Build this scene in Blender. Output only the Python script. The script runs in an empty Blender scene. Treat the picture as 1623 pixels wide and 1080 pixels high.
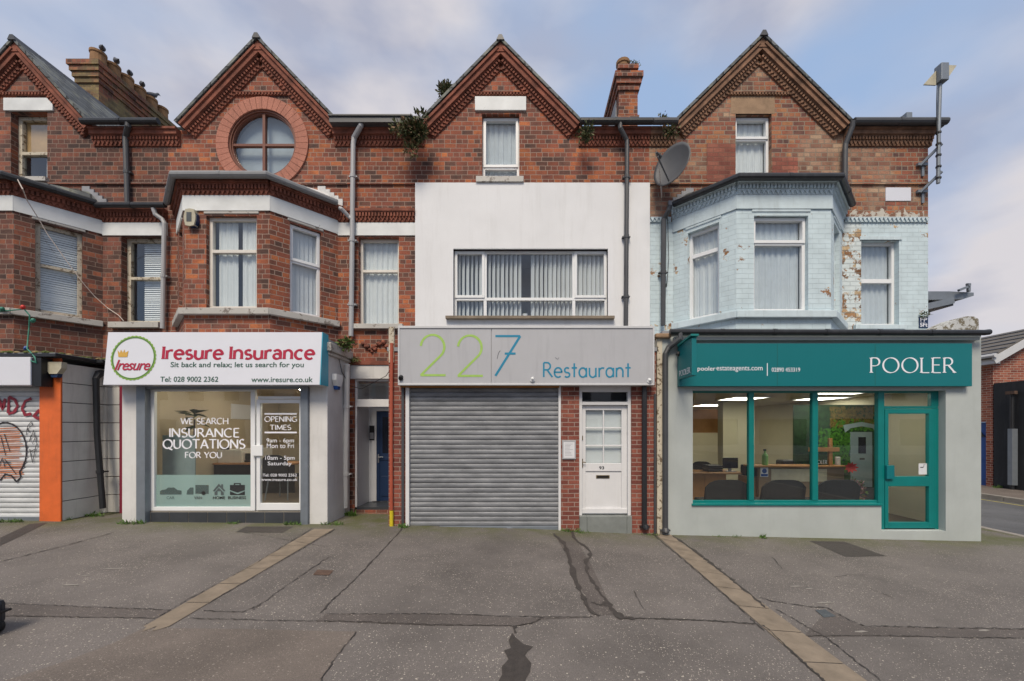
import bpy, bmesh, math, random
from mathutils import Vector, Matrix
from mathutils.geometry import tessellate_polygon
R = math.radians
random.seed(7)
scene = bpy.context.scene
COL = scene.collection
# ------------------------------------------------------------------ camera, sky, sun, exposure
F, D, H, CX, CY = 631.2, 7.74, 1.717, 832.0, 680.0      # focal length in photo pixels, camera distance, eye height
cd = bpy.data.cameras.new("camera"); cam = bpy.data.objects.new("camera", cd); COL.objects.link(cam)
cam.location = (0, -D, H); cam.rotation_euler = (R(90), 0, 0)
cd.sensor_width = 36; cd.lens = F / 1623 * 36
cd.shift_x = (811.5 - CX) / 1623; cd.shift_y = (CY - 540) / 1623
cd.clip_start = 0.05; cd.clip_end = 3000
scene.camera = cam
SUN_EL, SUN_AZ = 52, 190          # sun behind and to the left of the camera, veiled by cloud
w = bpy.data.worlds.new("World"); scene.world = w; w.use_nodes = True
nt = w.node_tree; nt.nodes.clear()
wo = nt.nodes.new('ShaderNodeOutputWorld'); bg = nt.nodes.new('ShaderNodeBackground')
sky = nt.nodes.new('ShaderNodeTexSky'); sky.sky_type = 'NISHITA'; sky.sun_disc = False
sky.sun_elevation = R(SUN_EL); sky.sun_rotation = R(SUN_AZ); sky.air_density = 1.0; sky.dust_density = 1.5; sky.ozone_density = 1.5
tc = nt.nodes.new('ShaderNodeTexCoord'); mp = nt.nodes.new('ShaderNodeMapping'); mp.inputs['Scale'].default_value = (1, 1, 2.1)
mp.inputs['Location'].default_value = (4.1, 0.2, 0.8)
nz = nt.nodes.new('ShaderNodeTexNoise'); nz.inputs['Scale'].default_value = 2.2; nz.inputs['Detail'].default_value = 4; nz.inputs['Roughness'].default_value = 0.44
cr = nt.nodes.new('ShaderNodeValToRGB'); cr.color_ramp.elements[0].position = 0.34; cr.color_ramp.elements[1].position = 0.60
nz2 = nt.nodes.new('ShaderNodeTexNoise'); nz2.inputs['Scale'].default_value = 3.4; nz2.inputs['Detail'].default_value = 5
cr2 = nt.nodes.new('ShaderNodeValToRGB')
cr2.color_ramp.elements[0].color = (3.3, 3.5, 4.4, 1); cr2.color_ramp.elements[1].color = (5.4, 5.2, 5.45, 1)
cr2.color_ramp.elements[0].position = 0.40; cr2.color_ramp.elements[1].position = 0.62
mx = nt.nodes.new('ShaderNodeMix'); mx.data_type = 'RGBA'
hs = nt.nodes.new('ShaderNodeMix'); hs.data_type = 'RGBA'; hs.inputs[0].default_value = 0.78
hs.inputs[7].default_value = (3.15, 4.3, 6.3, 1)         # thin veil over the blue
L = nt.links.new
L(tc.outputs['Generated'], mp.inputs['Vector']); L(mp.outputs[0], nz.inputs['Vector']); L(mp.outputs[0], nz2.inputs['Vector'])
L(nz.outputs['Fac'], cr.inputs[0]); L(nz2.outputs['Fac'], cr2.inputs[0])
dk = nt.nodes.new('ShaderNodeMix'); dk.data_type = 'RGBA'; dk.blend_type = 'DARKEN'; dk.inputs[0].default_value = 1; dk.inputs[7].default_value = (9, 9.3, 9.8, 1); L(sky.outputs[0], dk.inputs[6]); L(dk.outputs[2], hs.inputs[6]); L(hs.outputs[2], mx.inputs[6]); L(cr2.outputs[0], mx.inputs[7]); L(cr.outputs[0], mx.inputs[0])
L(mx.outputs[2], bg.inputs[0]); bg.inputs[1].default_value = 0.082; L(bg.outputs[0], wo.inputs[0])
sd = bpy.data.lights.new("sun", 'SUN'); sd.energy = 2.3; sd.angle = R(23); sd.color = (1, 0.87, 0.70)
sun = bpy.data.objects.new("sun", sd); COL.objects.link(sun)
sun.rotation_euler = (R(90 - SUN_EL), 0, R(-10))
vs = scene.view_settings; vs.view_transform = 'Standard'; vs.look = 'None'; vs.gamma = 1; vs.exposure = 0.66

# ------------------------------------------------------------------ helpers
def X(px, Y=0.0): return (px - CX) * (D + Y) / F
def Z(py, Y=0.0): return H + (CY - py) * (D + Y) / F
GP = [(-60, .9), (-14, .25), (-8, .12), (-3.4, .076), (0, 0), (2.5, -.11), (7.9, -.222), (12, -.25), (70, -.6)]
def gz(x):
    for (a, za), (b, zb) in zip(GP, GP[1:]):
        if x <= b: return za + (zb - za) * (x - a) / (b - a)
    return GP[-1][1]
def G(px, py, up=0.0):
    z = 0
    for _ in range(12):
        d = F * (H - z) / (py - CY); x = (px - CX) * d / F; z = gz(x)
    return Vector((x, d - D, z + up))
def lin(h):
    h = h.lstrip('#'); c = [int(h[i:i+2], 16) / 255 for i in (0, 2, 4)]
    return tuple(v / 12.92 if v <= .04045 else ((v + .055) / 1.055) ** 2.4 for v in c) + (1,)
ORG = {}
class MB:
    def __init__(s): s.v = []; s.f = []; s.m = []
    def face(s, pts, mi=0):
        i = len(s.v); s.v += [Vector(p) for p in pts]; s.f.append(list(range(i, i + len(pts)))); s.m.append(mi)
    def mesh(s, verts, faces, mi=0):
        i = len(s.v); s.v += [Vector(p) for p in verts]
        for f in faces: s.f.append([i + k for k in f]); s.m.append(mi)
    def box(s, x0, x1, y0, y1, z0, z1, mi=0):
        if x0 > x1: x0, x1 = x1, x0
        if y0 > y1: y0, y1 = y1, y0
        if z0 > z1: z0, z1 = z1, z0
        s.mesh([(x0,y0,z0),(x1,y0,z0),(x1,y1,z0),(x0,y1,z0),(x0,y0,z1),(x1,y0,z1),(x1,y1,z1),(x0,y1,z1)],
               [(0,3,2,1),(4,5,6,7),(0,1,5,4),(1,2,6,5),(2,3,7,6),(3,0,4,7)], mi)
    def obox(s, O, a, b, c, a0, a1, b0, b1, c0, c1, mi=0):
        O, a, b, c = Vector(O), Vector(a), Vector(b), Vector(c)
        vs = [O + a*i + b*j + c*k for k in (c0, c1) for j in (b0, b1) for i in (a0, a1)]
        fs = [(0,2,3,1),(4,5,7,6),(0,1,5,4),(1,3,7,5),(3,2,6,7),(2,0,4,6)]
        if a.cross(b).dot(c) * (a1-a0) * (b1-b0) * (c1-c0) < 0: fs = [f[::-1] for f in fs]
        s.mesh(vs, fs, mi)
    def bar(s, p, q, wd, dp, up=(0, 0, 1), mi=0):
        p, q = Vector(p), Vector(q); a = q - p; l = a.length; a /= l
        b = Vector(up); b = b - a * b.dot(a)
        if b.length < 1e-4: b = Vector((1, 0, 0)) - a * a.x
        b.normalize(); c = a.cross(b)
        s.obox(p, a, b, c, 0, l, -wd/2, wd/2, -dp/2, dp/2, mi)
    def prism(s, poly, O, u, v, n, t, mi=0):
        """polygon in (u,v) plane at O, extruded by t along -n (n faces viewer)"""
        O, u, v, n = Vector(O), Vector(u), Vector(v), Vector(n)
        fr = [O + u*p[0] + v*p[1] for p in poly]; bk = [p - n*t for p in fr]
        tri = tessellate_polygon([fr]); k = len(fr)
        for tr in tri:
            a, b, c = (fr[i] for i in tr)
            fl = (b-a).cross(c-a).dot(n) < 0
            t2 = tr[::-1] if fl else tr
            s.face([fr[i] for i in t2], mi); s.face([bk[i] for i in t2[::-1]], mi)
        area = sum(poly[i][0]*poly[(i+1) % k][1] - poly[(i+1) % k][0]*poly[i][1] for i in range(k))
        sg = area * (u.cross(v).dot(n))
        for i in range(k):
            j = (i+1) % k; q = [fr[i], bk[i], bk[j], fr[j]]
            s.face(q if sg > 0 else q[::-1], mi)
    def tube(s, pts, r, n=10, mi=0, cap=True):
        pts = [Vector(p) for p in pts]; k = len(pts); rs = r if isinstance(r, (list, tuple)) else [r]*k
        rings = []; prev = None
        for i in range(k):
            t = (pts[min(i+1, k-1)] - pts[max(i-1, 0)]).normalized()
            if prev is None:
                b = Vector((0,0,1)) if abs(t.z) < .9 else Vector((1,0,0))
            else: b = prev
            b = (b - t*b.dot(t)).normalized(); prev = b; c = t.cross(b)
            sc = 1.0
            if 0 < i < k-1:
                d1 = (pts[i]-pts[i-1]).normalized(); d2 = (pts[i+1]-pts[i]).normalized()
                sc = 1 / max(.6, math.sqrt(max(0, (1 + d1.dot(d2))/2)))
            rings.append([pts[i] + (b*math.cos(2*math.pi*j/n) + c*math.sin(2*math.pi*j/n))*rs[i]*sc for j in range(n)])
        vs = [p for rg in rings for p in rg]; fs = []
        for i in range(k-1):
            for j in range(n):
                fs.append((i*n+j, i*n+(j+1) % n, (i+1)*n+(j+1) % n, (i+1)*n+j))
        if cap: fs.append(tuple(range(n))[::-1]); fs.append(tuple((k-1)*n+j for j in range(n)))
        s.mesh(vs, fs, mi)
    def lathe(s, O, ax, prof, n=20, mi=0, ex=(1, 1)):
        """prof: list of (radius, height along ax)"""
        O, ax = Vector(O), Vector(ax).normalized()
        b = Vector((1,0,0)) if abs(ax.x) < .9 else Vector((0,1,0)); b = (b - ax*b.dot(ax)).normalized(); c = ax.cross(b)
        vs = []; fs = []
        for r, h in prof:
            for j in range(n):
                a = 2*math.pi*j/n; vs.append(O + ax*h + b*math.cos(a)*r*ex[0] + c*math.sin(a)*r*ex[1])
        for i in range(len(prof)-1):
            for j in range(n): fs.append((i*n+j, i*n+(j+1) % n, (i+1)*n+(j+1) % n, (i+1)*n+j))
        fs.append(tuple(range(n))[::-1]); fs.append(tuple((len(prof)-1)*n+j for j in range(n)))
        s.mesh(vs, fs, mi)
    def ribbon(s, pts, wd, n=(0,-1,0), mi=0):
        """flat strip of width wd (number or list) along pts, facing n"""
        pts = [Vector(p) for p in pts]; n = Vector(n); k = len(pts); ws = wd if isinstance(wd, (list, tuple)) else [wd]*k
        l = []; r = []
        for i in range(k):
            t = (pts[min(i+1, k-1)] - pts[max(i-1, 0)]).normalized(); sd = n.cross(t).normalized()
            l.append(pts[i] + sd*ws[i]/2); r.append(pts[i] - sd*ws[i]/2)
        for i in range(k-1): s.face([r[i], r[i+1], l[i+1], l[i]], mi)
    def build(s, name, mats, parent=None, loc=None, smooth=False, bevel=0, kind=None):
        me = bpy.data.meshes.new(name)
        if parent is not None: o0 = ORG[parent.name]
        elif loc is not None: o0 = Vector(loc)
        else:
            xs = [p.x for p in s.v]; ys = [p.y for p in s.v]; zs = [p.z for p in s.v]
            o0 = Vector(((min(xs)+max(xs))/2, (min(ys)+max(ys))/2, min(zs)))
        me.from_pydata([p - o0 for p in s.v], [], s.f)
        if not isinstance(mats, (list, tuple)): mats = [mats]
        for m in mats: me.materials.append(m)
        uv = me.uv_layers.new(name="UVMap"); 
        for p in me.polygons:
            p.material_index = min(s.m[p.index], len(mats)-1); p.use_smooth = smooth
            nn = p.normal; hz = math.hypot(nn.x, nn.y)
            if hz < .4: t = Vector((1,0,0)); v2 = Vector((0,1,0))
            else: t = Vector((-nn.y/hz, nn.x/hz, 0)); v2 = Vector((0,0,1)) if abs(nn.z) < .2 else nn.cross(t)
            for li in p.loop_indices:
                co = s.v[me.loops[li].vertex_index]; uv.data[li].uv = (co.dot(t), co.dot(v2))
        o = bpy.data.objects.new(name, me); COL.objects.link(o)
        if parent is not None: o.parent = parent
        else: o.location = o0
        ORG[o.name] = o0
        if bevel:
            b = o.modifiers.new("bevel", 'BEVEL'); b.width = bevel; b.segments = 2; b.limit_method = 'ANGLE'; b.angle_limit = R(40)
        if kind: o['kind'] = kind
        return o
def tag(o, label, cat, group=None):
    o['label'] = label; o['category'] = cat
    if group: o['group'] = group
    return o
def thing(name, label, cat, loc=(0, 0, 0), group=None):
    o = bpy.data.objects.new(name, None); COL.objects.link(o); o.location = loc; o.empty_display_size = .2
    ORG[o.name] = Vector(loc); return tag(o, label, cat, group)
def copy_tree(o, loc=None, parent=None, label=None):
    c = o.copy(); COL.objects.link(c); ORG[c.name] = ORG[o.name]
    if parent is not None: c.parent = parent
    if loc is not None: c.location = loc
    if label: c['label'] = label
    for ch in list(o.children): copy_tree(ch, None, c)
    return c
# plane frames: (origin, u, n): a point is origin + u*a + z*b, n faces the viewer
class PF:
    def __init__(s, O, u): s.O = Vector(O); s.u = Vector(u).normalized(); s.n = s.u.cross(Vector((0,0,1)))
    def p(s, a, z, out=0.0): return s.O + s.u*a + Vector((0,0,z)) + s.n*out
    def box(s, m, a0, a1, z0, z1, o0, o1, mi=0): m.obox(s.O, s.u, Vector((0,0,1)), s.n, a0, a1, z0, z1, o0, o1, mi)
def front(Y): return PF((0, Y, 0), (1, 0, 0))
def wall(m, pf, outer, holes=(), depth=.11, mi=0, jm=None):
    """front face of a wall with openings, and the reveals of the openings"""
    loops = [[pf.p(*q) for q in outer]] + [[pf.p(*q) for q in h] for h in holes]
    flat = [q for l in loops for q in l]
    for tr in tessellate_polygon(loops):
        a, b, c = (flat[i] for i in tr)
        m.face([a, b, c] if (b-a).cross(c-a).dot(pf.n) > 0 else [a, c, b], mi)
    for h in holes:
        k = len(h); ar = sum(h[i][0]*h[(i+1) % k][1] - h[(i+1) % k][0]*h[i][1] for i in range(k))
        for i in range(k):
            A, B = pf.p(*h[i]), pf.p(*h[(i+1) % k]); A2, B2 = A - pf.n*depth, B - pf.n*depth
            m.face([A, B, B2, A2] if ar < 0 else [A, A2, B2, B], mi if jm is None else jm)
def rect(a0, a1, z0, z1): return [(a0, z0), (a1, z0), (a1, z1), (a0, z1)]
def circ(a, z, r, n=40): return [(a + r*math.cos(2*math.pi*i/n), z + r*math.sin(2*math.pi*i/n)) for i in range(n)]

# ------------------------------------------------------------------ materials
def newmat(name):
    m = bpy.data.materials.new(name); m.use_nodes = True; n = m.node_tree; b = n.nodes['Principled BSDF']; return m, n, b
def nd(n, t, **kw):
    x = n.nodes.new(t)
    for k, v in kw.items():
        if k.startswith('_'): setattr(x, k[1:], v)
        else: x.inputs[k.replace('_', ' ')].default_value = v
    return x
def ramp(n, stops):
    c = n.nodes.new('ShaderNodeValToRGB'); e = c.color_ramp.elements
    while len(e) < len(stops): e.new(.5)
    for i, (p, col) in enumerate(stops):
        e[i].position = p; e[i].color = col if isinstance(col, tuple) else ((col,)*3 + (1,))
    return c
def mixc(n, fac, a, b, mode='MIX'):
    x = n.nodes.new('ShaderNodeMix'); x.data_type = 'RGBA'; x.blend_type = mode
    for s, v in ((0, fac), (6, a), (7, b)):
        if isinstance(v, (int, float)): x.inputs[s].default_value = v if s == 0 else (v, v, v, 1)
        elif isinstance(v, tuple): x.inputs[s].default_value = v
        else: n.links.new(v, x.inputs[s])
    return x.outputs[2]
def mth(n, op, a, b=0.0, c=0.0):
    x = n.nodes.new('ShaderNodeMath'); x.operation = op
    for i, v in enumerate((a, b, c)):
        if isinstance(v, (int, float)): x.inputs[i].default_value = v
        else: n.links.new(v, x.inputs[i])
    return x.outputs[0]
def noise(n, sc, det=4, vec=None, rough=.5):
    x = nd(n, 'ShaderNodeTexNoise', Scale=sc, Detail=det, Roughness=rough)
    if vec is None: vec = nd(n, 'ShaderNodeTexCoord').outputs['Object']
    n.links.new(vec, x.inputs['Vector']); return x.outputs['Fac']
def bump(n, b, h, st, dist=.01, prev=None):
    x = nd(n, 'ShaderNodeBump', Strength=st, Distance=dist); n.links.new(h, x.inputs['Height'])
    if prev is not None: n.links.new(prev, x.inputs['Normal'])
    n.links.new(x.outputs[0], b.inputs['Normal']); return x.outputs[0]
def scaled(n, vec, s):
    x = nd(n, 'ShaderNodeMapping', Scale=s); n.links.new(vec, x.inputs['Vector']); return x.outputs[0]
def plain(name, c, rough=.6, metal=0, var=.18, sc=3.0, bp=0.0, bsc=40, streak=0.0, dirt='#4a4438', spec=None):
    """paint, plastic, metal or cloth: a base colour broken up by wear, with faint streaks of dirt"""
    m, n, b = newmat(name); c = lin(c) if isinstance(c, str) else c
    oc = nd(n, 'ShaderNodeTexCoord').outputs['Object']
    f = ramp(n, [(.3, 1 - var), (.7, 1 + var*.25)]); n.links.new(noise(n, sc, 6, oc, .6), f.inputs[0])
    col = mixc(n, 1.0, c, f.outputs[0], 'MULTIPLY')
    if streak:
        s = ramp(n, [(.52, 0.0), (.8, 1.0)]); n.links.new(noise(n, 1.0, 7, scaled(n, oc, (9, 9, .9)), .65), s.inputs[0])
        col = mixc(n, mth(n, 'MULTIPLY', s.outputs[0], streak), col, lin(dirt))
    n.links.new(col, b.inputs['Base Color']); b.inputs['Roughness'].default_value = rough; b.inputs['Metallic'].default_value = metal
    if spec is not None: b.inputs['Specular IOR Level'].default_value = spec
    if bp: bump(n, b, noise(n, bsc, 4, oc), bp, .01)
    return m
def brickmat(name, stops, mortar, bw=.222, bh=.0865, ms=.0065, soot=.45, sq=3, paint=None, peel=.6, patch=None, bst=.55):
    m, n, b = newmat(name); uv = nd(n, 'ShaderNodeTexCoord').outputs['UV']
    bt = nd(n, 'ShaderNodeTexBrick', Scale=1.0, Mortar_Size=ms, Mortar_Smooth=.25, Bias=0.0, Brick_Width=bw, Row_Height=bh)
    bt.offset = .5; bt.offset_frequency = 2; bt.squash = .52; bt.squash_frequency = sq
    bt.inputs['Color1'].default_value = (0, 0, 0, 1); bt.inputs['Color2'].default_value = (1, 1, 1, 1); bt.inputs['Mortar'].default_value = (.5, .5, .5, 1)
    dn = nd(n, 'ShaderNodeTexNoise', Scale=6.0, Detail=3.0); n.links.new(uv, dn.inputs['Vector'])
    wv = nd(n, 'ShaderNodeVectorMath', _operation='MULTIPLY_ADD'); n.links.new(dn.outputs['Color'], wv.inputs[0]); wv.inputs[1].default_value = (.012, .012, 0); n.links.new(uv, wv.inputs[2])
    n.links.new(wv.outputs[0], bt.inputs['Vector'])
    big = noise(n, .8, 5, uv, .6); mid = noise(n, 3.5, 4, uv)
    fac = mth(n, 'ADD', bt.outputs['Color'], mth(n, 'MULTIPLY', mth(n, 'SUBTRACT', mid, .5), .9))
    r = ramp(n, stops); n.links.new(fac, r.inputs[0]); col = r.outputs[0]
    if patch:
        r2 = ramp(n, patch); n.links.new(fac, r2.inputs[0])
        pm = ramp(n, [(.47, 0.0), (.56, 1.0)]); n.links.new(noise(n, .75, 4, scaled(n, uv, (1, 1.3, 1)), .6), pm.inputs[0])
        col = mixc(n, pm.outputs[0], col, r2.outputs[0])
    gr = ramp(n, [(.25, .62), (.75, 1.28)]); n.links.new(noise(n, 38, 5, uv, .7), gr.inputs[0]); col = mixc(n, 1.0, col, gr.outputs[0], 'MULTIPLY')
    if soot:
        sm = ramp(n, [(.35, 1 - soot), (.62, 1.05)]); n.links.new(big, sm.inputs[0]); col = mixc(n, 1.0, col, sm.outputs[0], 'MULTIPLY')
    sk = ramp(n, [(.5, 1.0), (.75, .62)]); n.links.new(noise(n, 1.0, 6, scaled(n, uv, (5, .7, 1)), .65), sk.inputs[0]); col = mixc(n, 1.0, col, sk.outputs[0], 'MULTIPLY')
    mo = mixc(n, big, lin(mortar), tuple(v*.6 for v in lin(mortar)[:3]) + (1,))
    col = mixc(n, bt.outputs['Fac'], col, mo)
    if paint:
        pn = noise(n, 2.6, 7, uv, .72); xm = nd(n, 'ShaderNodeSeparateXYZ'); n.links.new(uv, xm.inputs[0])
        pk = ramp(n, [(peel - .012, 0.0), (peel + .012, 1.0)]); n.links.new(pn, pk.inputs[0])
        pc = mixc(n, mth(n, 'MULTIPLY', bt.outputs['Fac'], .20), lin(paint), lin('#6c7c80'))
        vr = ramp(n, [(.3, .86), (.7, 1.04)]); n.links.new(mid, vr.inputs[0]); pc = mixc(n, 1.0, pc, vr.outputs[0], 'MULTIPLY')
        col = mixc(n, pk.outputs[0], pc, col)
    n.links.new(col, b.inputs['Base Color']); b.inputs['Roughness'].default_value = .88
    inv = mth(n, 'SUBTRACT', 1.0, bt.outputs['Fac']); hh = mth(n, 'ADD', inv, mth(n, 'MULTIPLY', noise(n, 55, 4, uv, .7), .5))
    bump(n, b, hh, bst, .012); return m
OLD = [(0.0, lin('#583f38')), (.18, lin('#714a3e')), (.42, lin('#884d3d')), (.75, lin('#9a573f')), (.93, lin('#a96140')), (1.0, lin('#ba6e44'))]
M = {}
M['brick'] = brickmat('old_red_brick', OLD, '#a38d7f', soot=.42, ms=.0062)
M['brick_dark'] = brickmat('sooty_brick', [(0, lin('#4a3631')), (.3, lin('#61443b')), (.7, lin('#7e4c3f')), (1, lin('#9e5f45'))], '#8e796d', soot=.42, ms=.006)
M['brick_buff'] = brickmat('weathered_buff_brick', [(0, lin('#775446')), (.35, lin('#8f6a57')), (.7, lin('#a27f69')), (1, lin('#b0947b'))], '#9a8b7a',
                           patch=[(0, lin('#5f4440')), (.35, lin('#8f5644')), (.7, lin('#a16046')), (1, lin('#b07a54'))], soot=.3, ms=.009, bst=.8)
M['brick_modern'] = brickmat('modern_red_brick', [(0, lin('#6f3d36')), (.5, lin('#86493d')), (1, lin('#985a4a'))], '#a18b80', bw=.215, bh=.0765, ms=.008, sq=200, soot=.25)
M['brick_far'] = brickmat('brown_brick', [(0, lin('#7a4034')), (.5, lin('#94513f')), (1, lin('#a86650'))], '#b5a596', bw=.225, bh=.078, ms=.008, sq=200, soot=.2)
M['brick_blue'] = brickmat('blue_painted_brick', [(0, lin('#7a5238')), (.5, lin('#a3764c')), (1, lin('#cfb894'))], '#8d8478', paint='#c2d3da', peel=.622, sq=200, soot=.2, ms=.005)
M['brick_peel'] = brickmat('peeling_painted_brick', [(0, lin('#6b4a34')), (.5, lin('#a3764c')), (1, lin('#cfb894'))], '#8d8478', paint='#cdd8da', peel=.50, sq=200, soot=.3, ms=.008, bst=1.0)
M['terracotta'] = plain('terracotta_moulding', '#885140', .9, var=.6, sc=5, bp=.5)
M['terracotta_buff'] = plain('buff_moulding', '#8a6852', .9, var=.6, sc=5, bp=.5)
M['ring_brick'] = brickmat('soft_red_arch_brick', [(0, lin('#a9705f')), (1, lin('#b87f6c'))], '#8a6a5a', bw=50, bh=50, ms=0, soot=.15)
M['paint_blue'] = plain('pale_blue_paint', '#c2d2d9', .7, var=.15, sc=4, bp=.3, streak=.35, dirt='#77807c')
def slatemat():
    m, n, b = newmat('slate'); uv = nd(n, 'ShaderNodeTexCoord').outputs['UV']
    bt = nd(n, 'ShaderNodeTexBrick', Scale=1.0, Mortar_Size=.014, Brick_Width=.26, Row_Height=.2); n.links.new(uv, bt.inputs['Vector'])
    bt.inputs['Color1'].default_value = lin('#3c4145'); bt.inputs['Color2'].default_value = lin('#63686a'); bt.inputs['Mortar'].default_value = lin('#16181a')
    ms = ramp(n, [(.5, 0.0), (.66, .8)]); n.links.new(noise(n, 3, 6, uv, .65), ms.inputs[0])
    n.links.new(mixc(n, ms.outputs[0], bt.outputs['Color'], lin('#7a7d70')), b.inputs['Base Color']); b.inputs['Roughness'].default_value = .7
    bump(n, b, mth(n, 'SUBTRACT', 1.0, bt.outputs['Fac']), .6, .02); return m
M['slate'] = slatemat()
def flaky(name, top, under, thr=.6, sc=5, rough=.6):
    m, n, b = newmat(name); oc = nd(n, 'ShaderNodeTexCoord').outputs['Object']
    k = ramp(n, [(thr - .02, 0.0), (thr + .02, 1.0)]); n.links.new(noise(n, sc, 9, oc, .72), k.inputs[0])
    v = ramp(n, [(.3, .82), (.7, 1.03)]); n.links.new(noise(n, 3, 5, oc), v.inputs[0])
    n.links.new(mixc(n, k.outputs[0], mixc(n, 1.0, lin(top), v.outputs[0], 'MULTIPLY'), lin(under)), b.inputs['Base Color']); b.inputs['Roughness'].default_value = rough
    bump(n, b, mth(n, 'SUBTRACT', 1.0, k.outputs[0]), .3, .004); return m
M['white_band'] = flaky('flaking_white_paint', '#d8dcdd', '#8d8a85', .67, 6)
M['old_sash'] = flaky('rotting_sash_paint', '#c3bba9', '#6e5f4c', .56, 14)
M['sill_stone'] = flaky('worn_painted_stone', '#b5b3ae', '#77706a', .58, 6)
M['render_white'] = plain('white_render', '#dbdde0', .85, var=.07, sc=1.2, bp=.15, bsc=60, streak=.20, dirt='#a3a29f')
M['render_dirty'] = plain('dirty_white_render', '#cfcfce', .85, var=.14, sc=2, bp=.2, bsc=30, streak=.3, dirt='#8b877c')
M['render_grey'] = plain('pale_grey_green_masonry_paint', '#aab1b0', .8, var=.12, sc=1.5, bp=.12, bsc=50, streak=.15, dirt='#838a86')
M['white_panel'] = plain('stained_white_panel', '#d9d7d1', .55, var=.14, sc=2.5, streak=.35, dirt='#7d7a6c')
M['pvc'] = plain('white_pvc', '#dfe2e4', .35, var=.05)
M['pvc_cream'] = plain('cream_pvc', '#d8d4cc', .4, var=.1)
M['white_paint'] = plain('white_door_paint', '#d5d6d8', .45, var=.07, streak=.15, dirt='#928b7c')
M['brown_frame'] = plain('brown_frame', '#6d4030', .5, var=.2)
M['stone'] = plain('brown_stone', '#9a8067', .9, var=.3, sc=6, bp=.4)
M['concrete'] = plain('concrete', '#85796a', .92, var=.32, sc=5, bp=.5, bsc=80)
M['black_pipe'] = plain('black_plastic_pipe', '#24262a', .45, var=.2, streak=.3, dirt='#55565a')
M['grey_pipe'] = plain('grey_plastic_pipe', '#7d7f82', .5, var=.12, streak=.2)
M['silver_pipe'] = plain('pale_grey_pipe', '#a3a5a9', .5, var=.1, streak=.2)
M['dark_pipe'] = plain('charcoal_pipe', '#45474b', .5, var=.2)
M['lead'] = plain('lead_flashing', '#8f9196', .6, var=.3, sc=6)
M['white_flash'] = plain('white_coated_flashing', '#d0d1d1', .7, var=.25, sc=8, bp=.4)
M['teal'] = plain('teal_paint', '#006b71', .42, var=.05, sc=1)
M['teal_frame'] = plain('teal_window_frame', '#007371', .4, var=.12, sc=4)
M['sign_white'] = plain('white_sign_panel', '#d2d5de', .3, var=.03)
M['sign_grey'] = plain('silver_sign_panel', '#aeb0b5', .42, var=.07, sc=1.6, streak=.25, dirt='#7c7d82')
M['sign_edge'] = plain('sign_edge_trim', '#c3c5c8', .4, var=.08)
M['turquoise'] = plain('turquoise_sign_side', '#3f9fb8', .4, var=.06)
M['crimson'] = plain('crimson_lettering', '#a8203c', .4, var=.03)
M['forest'] = plain('dark_green_lettering', '#33584a', .4, var=.03)
M['lime'] = plain('lime_lettering', '#9cc25e', .5, var=.15, sc=14)
M['leaf_ring'] = plain('leaf_green_ring', '#7aa03a', .4, var=.05)
M['cyan'] = plain('blue_lettering', '#1980a3', .45, var=.06)
M['gold'] = plain('gold_crown', '#c9a046', .4, var=.05)
M['white_letter'] = plain('white_lettering', '#e2e4ec', .5, var=.02)
M['dark_letter'] = plain('black_lettering', '#22242a', .5, var=.02)
M['grey_letter'] = plain('grey_lettering', '#5a6468', .5, var=.02)
M['galv'] = plain('galvanised_steel', '#7f8790', .5, .35, var=.15, sc=5, streak=.25, dirt='#5d6064')
M['orange'] = plain('orange_paint', '#d4652c', .6, var=.16, sc=5, bp=.15, streak=.32)
M['maroon'] = plain('maroon_paint', '#7c2238', .5, var=.15)
M['blue_door'] = plain('navy_blue_door', '#1d3356', .4, var=.12)
M['blue_bright'] = plain('royal_blue_door', '#1c4a92', .4, var=.15)
M['tile_dark'] = plain('charcoal_tile', '#3c4046', .35, var=.18, sc=4)
M['tile_grey'] = plain('grey_stone_tile', '#7d8280', .6, var=.2, sc=6)
M['grout'] = plain('grout', '#9a958c', .9)
M['amber'] = plain('amber_strip', '#a36a20', .5, var=.25)
M['red_oxide'] = plain('red_oxide_pipe', '#a65039', .6, var=.2, streak=.2)
M['yellow'] = plain('yellow_plastic', '#cdb928', .45, var=.1)
M['black_paint'] = plain('black_masonry_paint', '#1f2227', .7, var=.3, sc=3, bp=.2, streak=.35, dirt='#4a4c50')
M['black'] = plain('black_plastic', '#17181b', .45, var=.2)
M['chair_black'] = plain('black_upholstery', '#1d1e22', .85, var=.2)
M['desk_wood'] = plain('pale_oak_desk', '#b58250', .5, var=.15, sc=8)
M['counter'] = plain('taupe_counter', '#7c6a58', .4, var=.12, sc=3)
M['cream_wall'] = plain('cream_wall', '#cac3a8', .9, var=.05)
M['sand_wall'] = plain('sand_wall', '#b9ad97', .9, var=.06)
M['ceiling_tile'] = plain('ceiling_tile', '#c3b9a8', .9, var=.06)
M['carpet'] = plain('brown_carpet', '#5d5348', .95, var=.2, sc=20)
M['blind_pale'] = plain('pale_venetian_slat', '#f0f3f3', .7, var=.05)
M['dark_room'] = plain('dark_room', '#6c7076', .95)
M['curtain'] = plain('net_curtain', '#d9dedf', .9, var=.06, sc=6)
M['curtain_grey'] = plain('grey_curtain', '#c6ced3', .9, var=.08, sc=6)
M['blind_white'] = plain('white_blind_slat', '#dbe0e3', .7, var=.05)
M['board'] = plain('plywood_board', '#c4a374', .8, var=.2, sc=4)
M['cable'] = plain('pale_cable', '#c3b8b0', .6)
M['green_rope'] = plain('green_cable', '#2f7a68', .6)
M['pot'] = plain('buff_chimney_pot', '#8f6c4a', .85, var=.3, sc=6)
M['pigeon'] = plain('pigeon_grey', '#585d66', .8, var=.5, sc=18)
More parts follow.
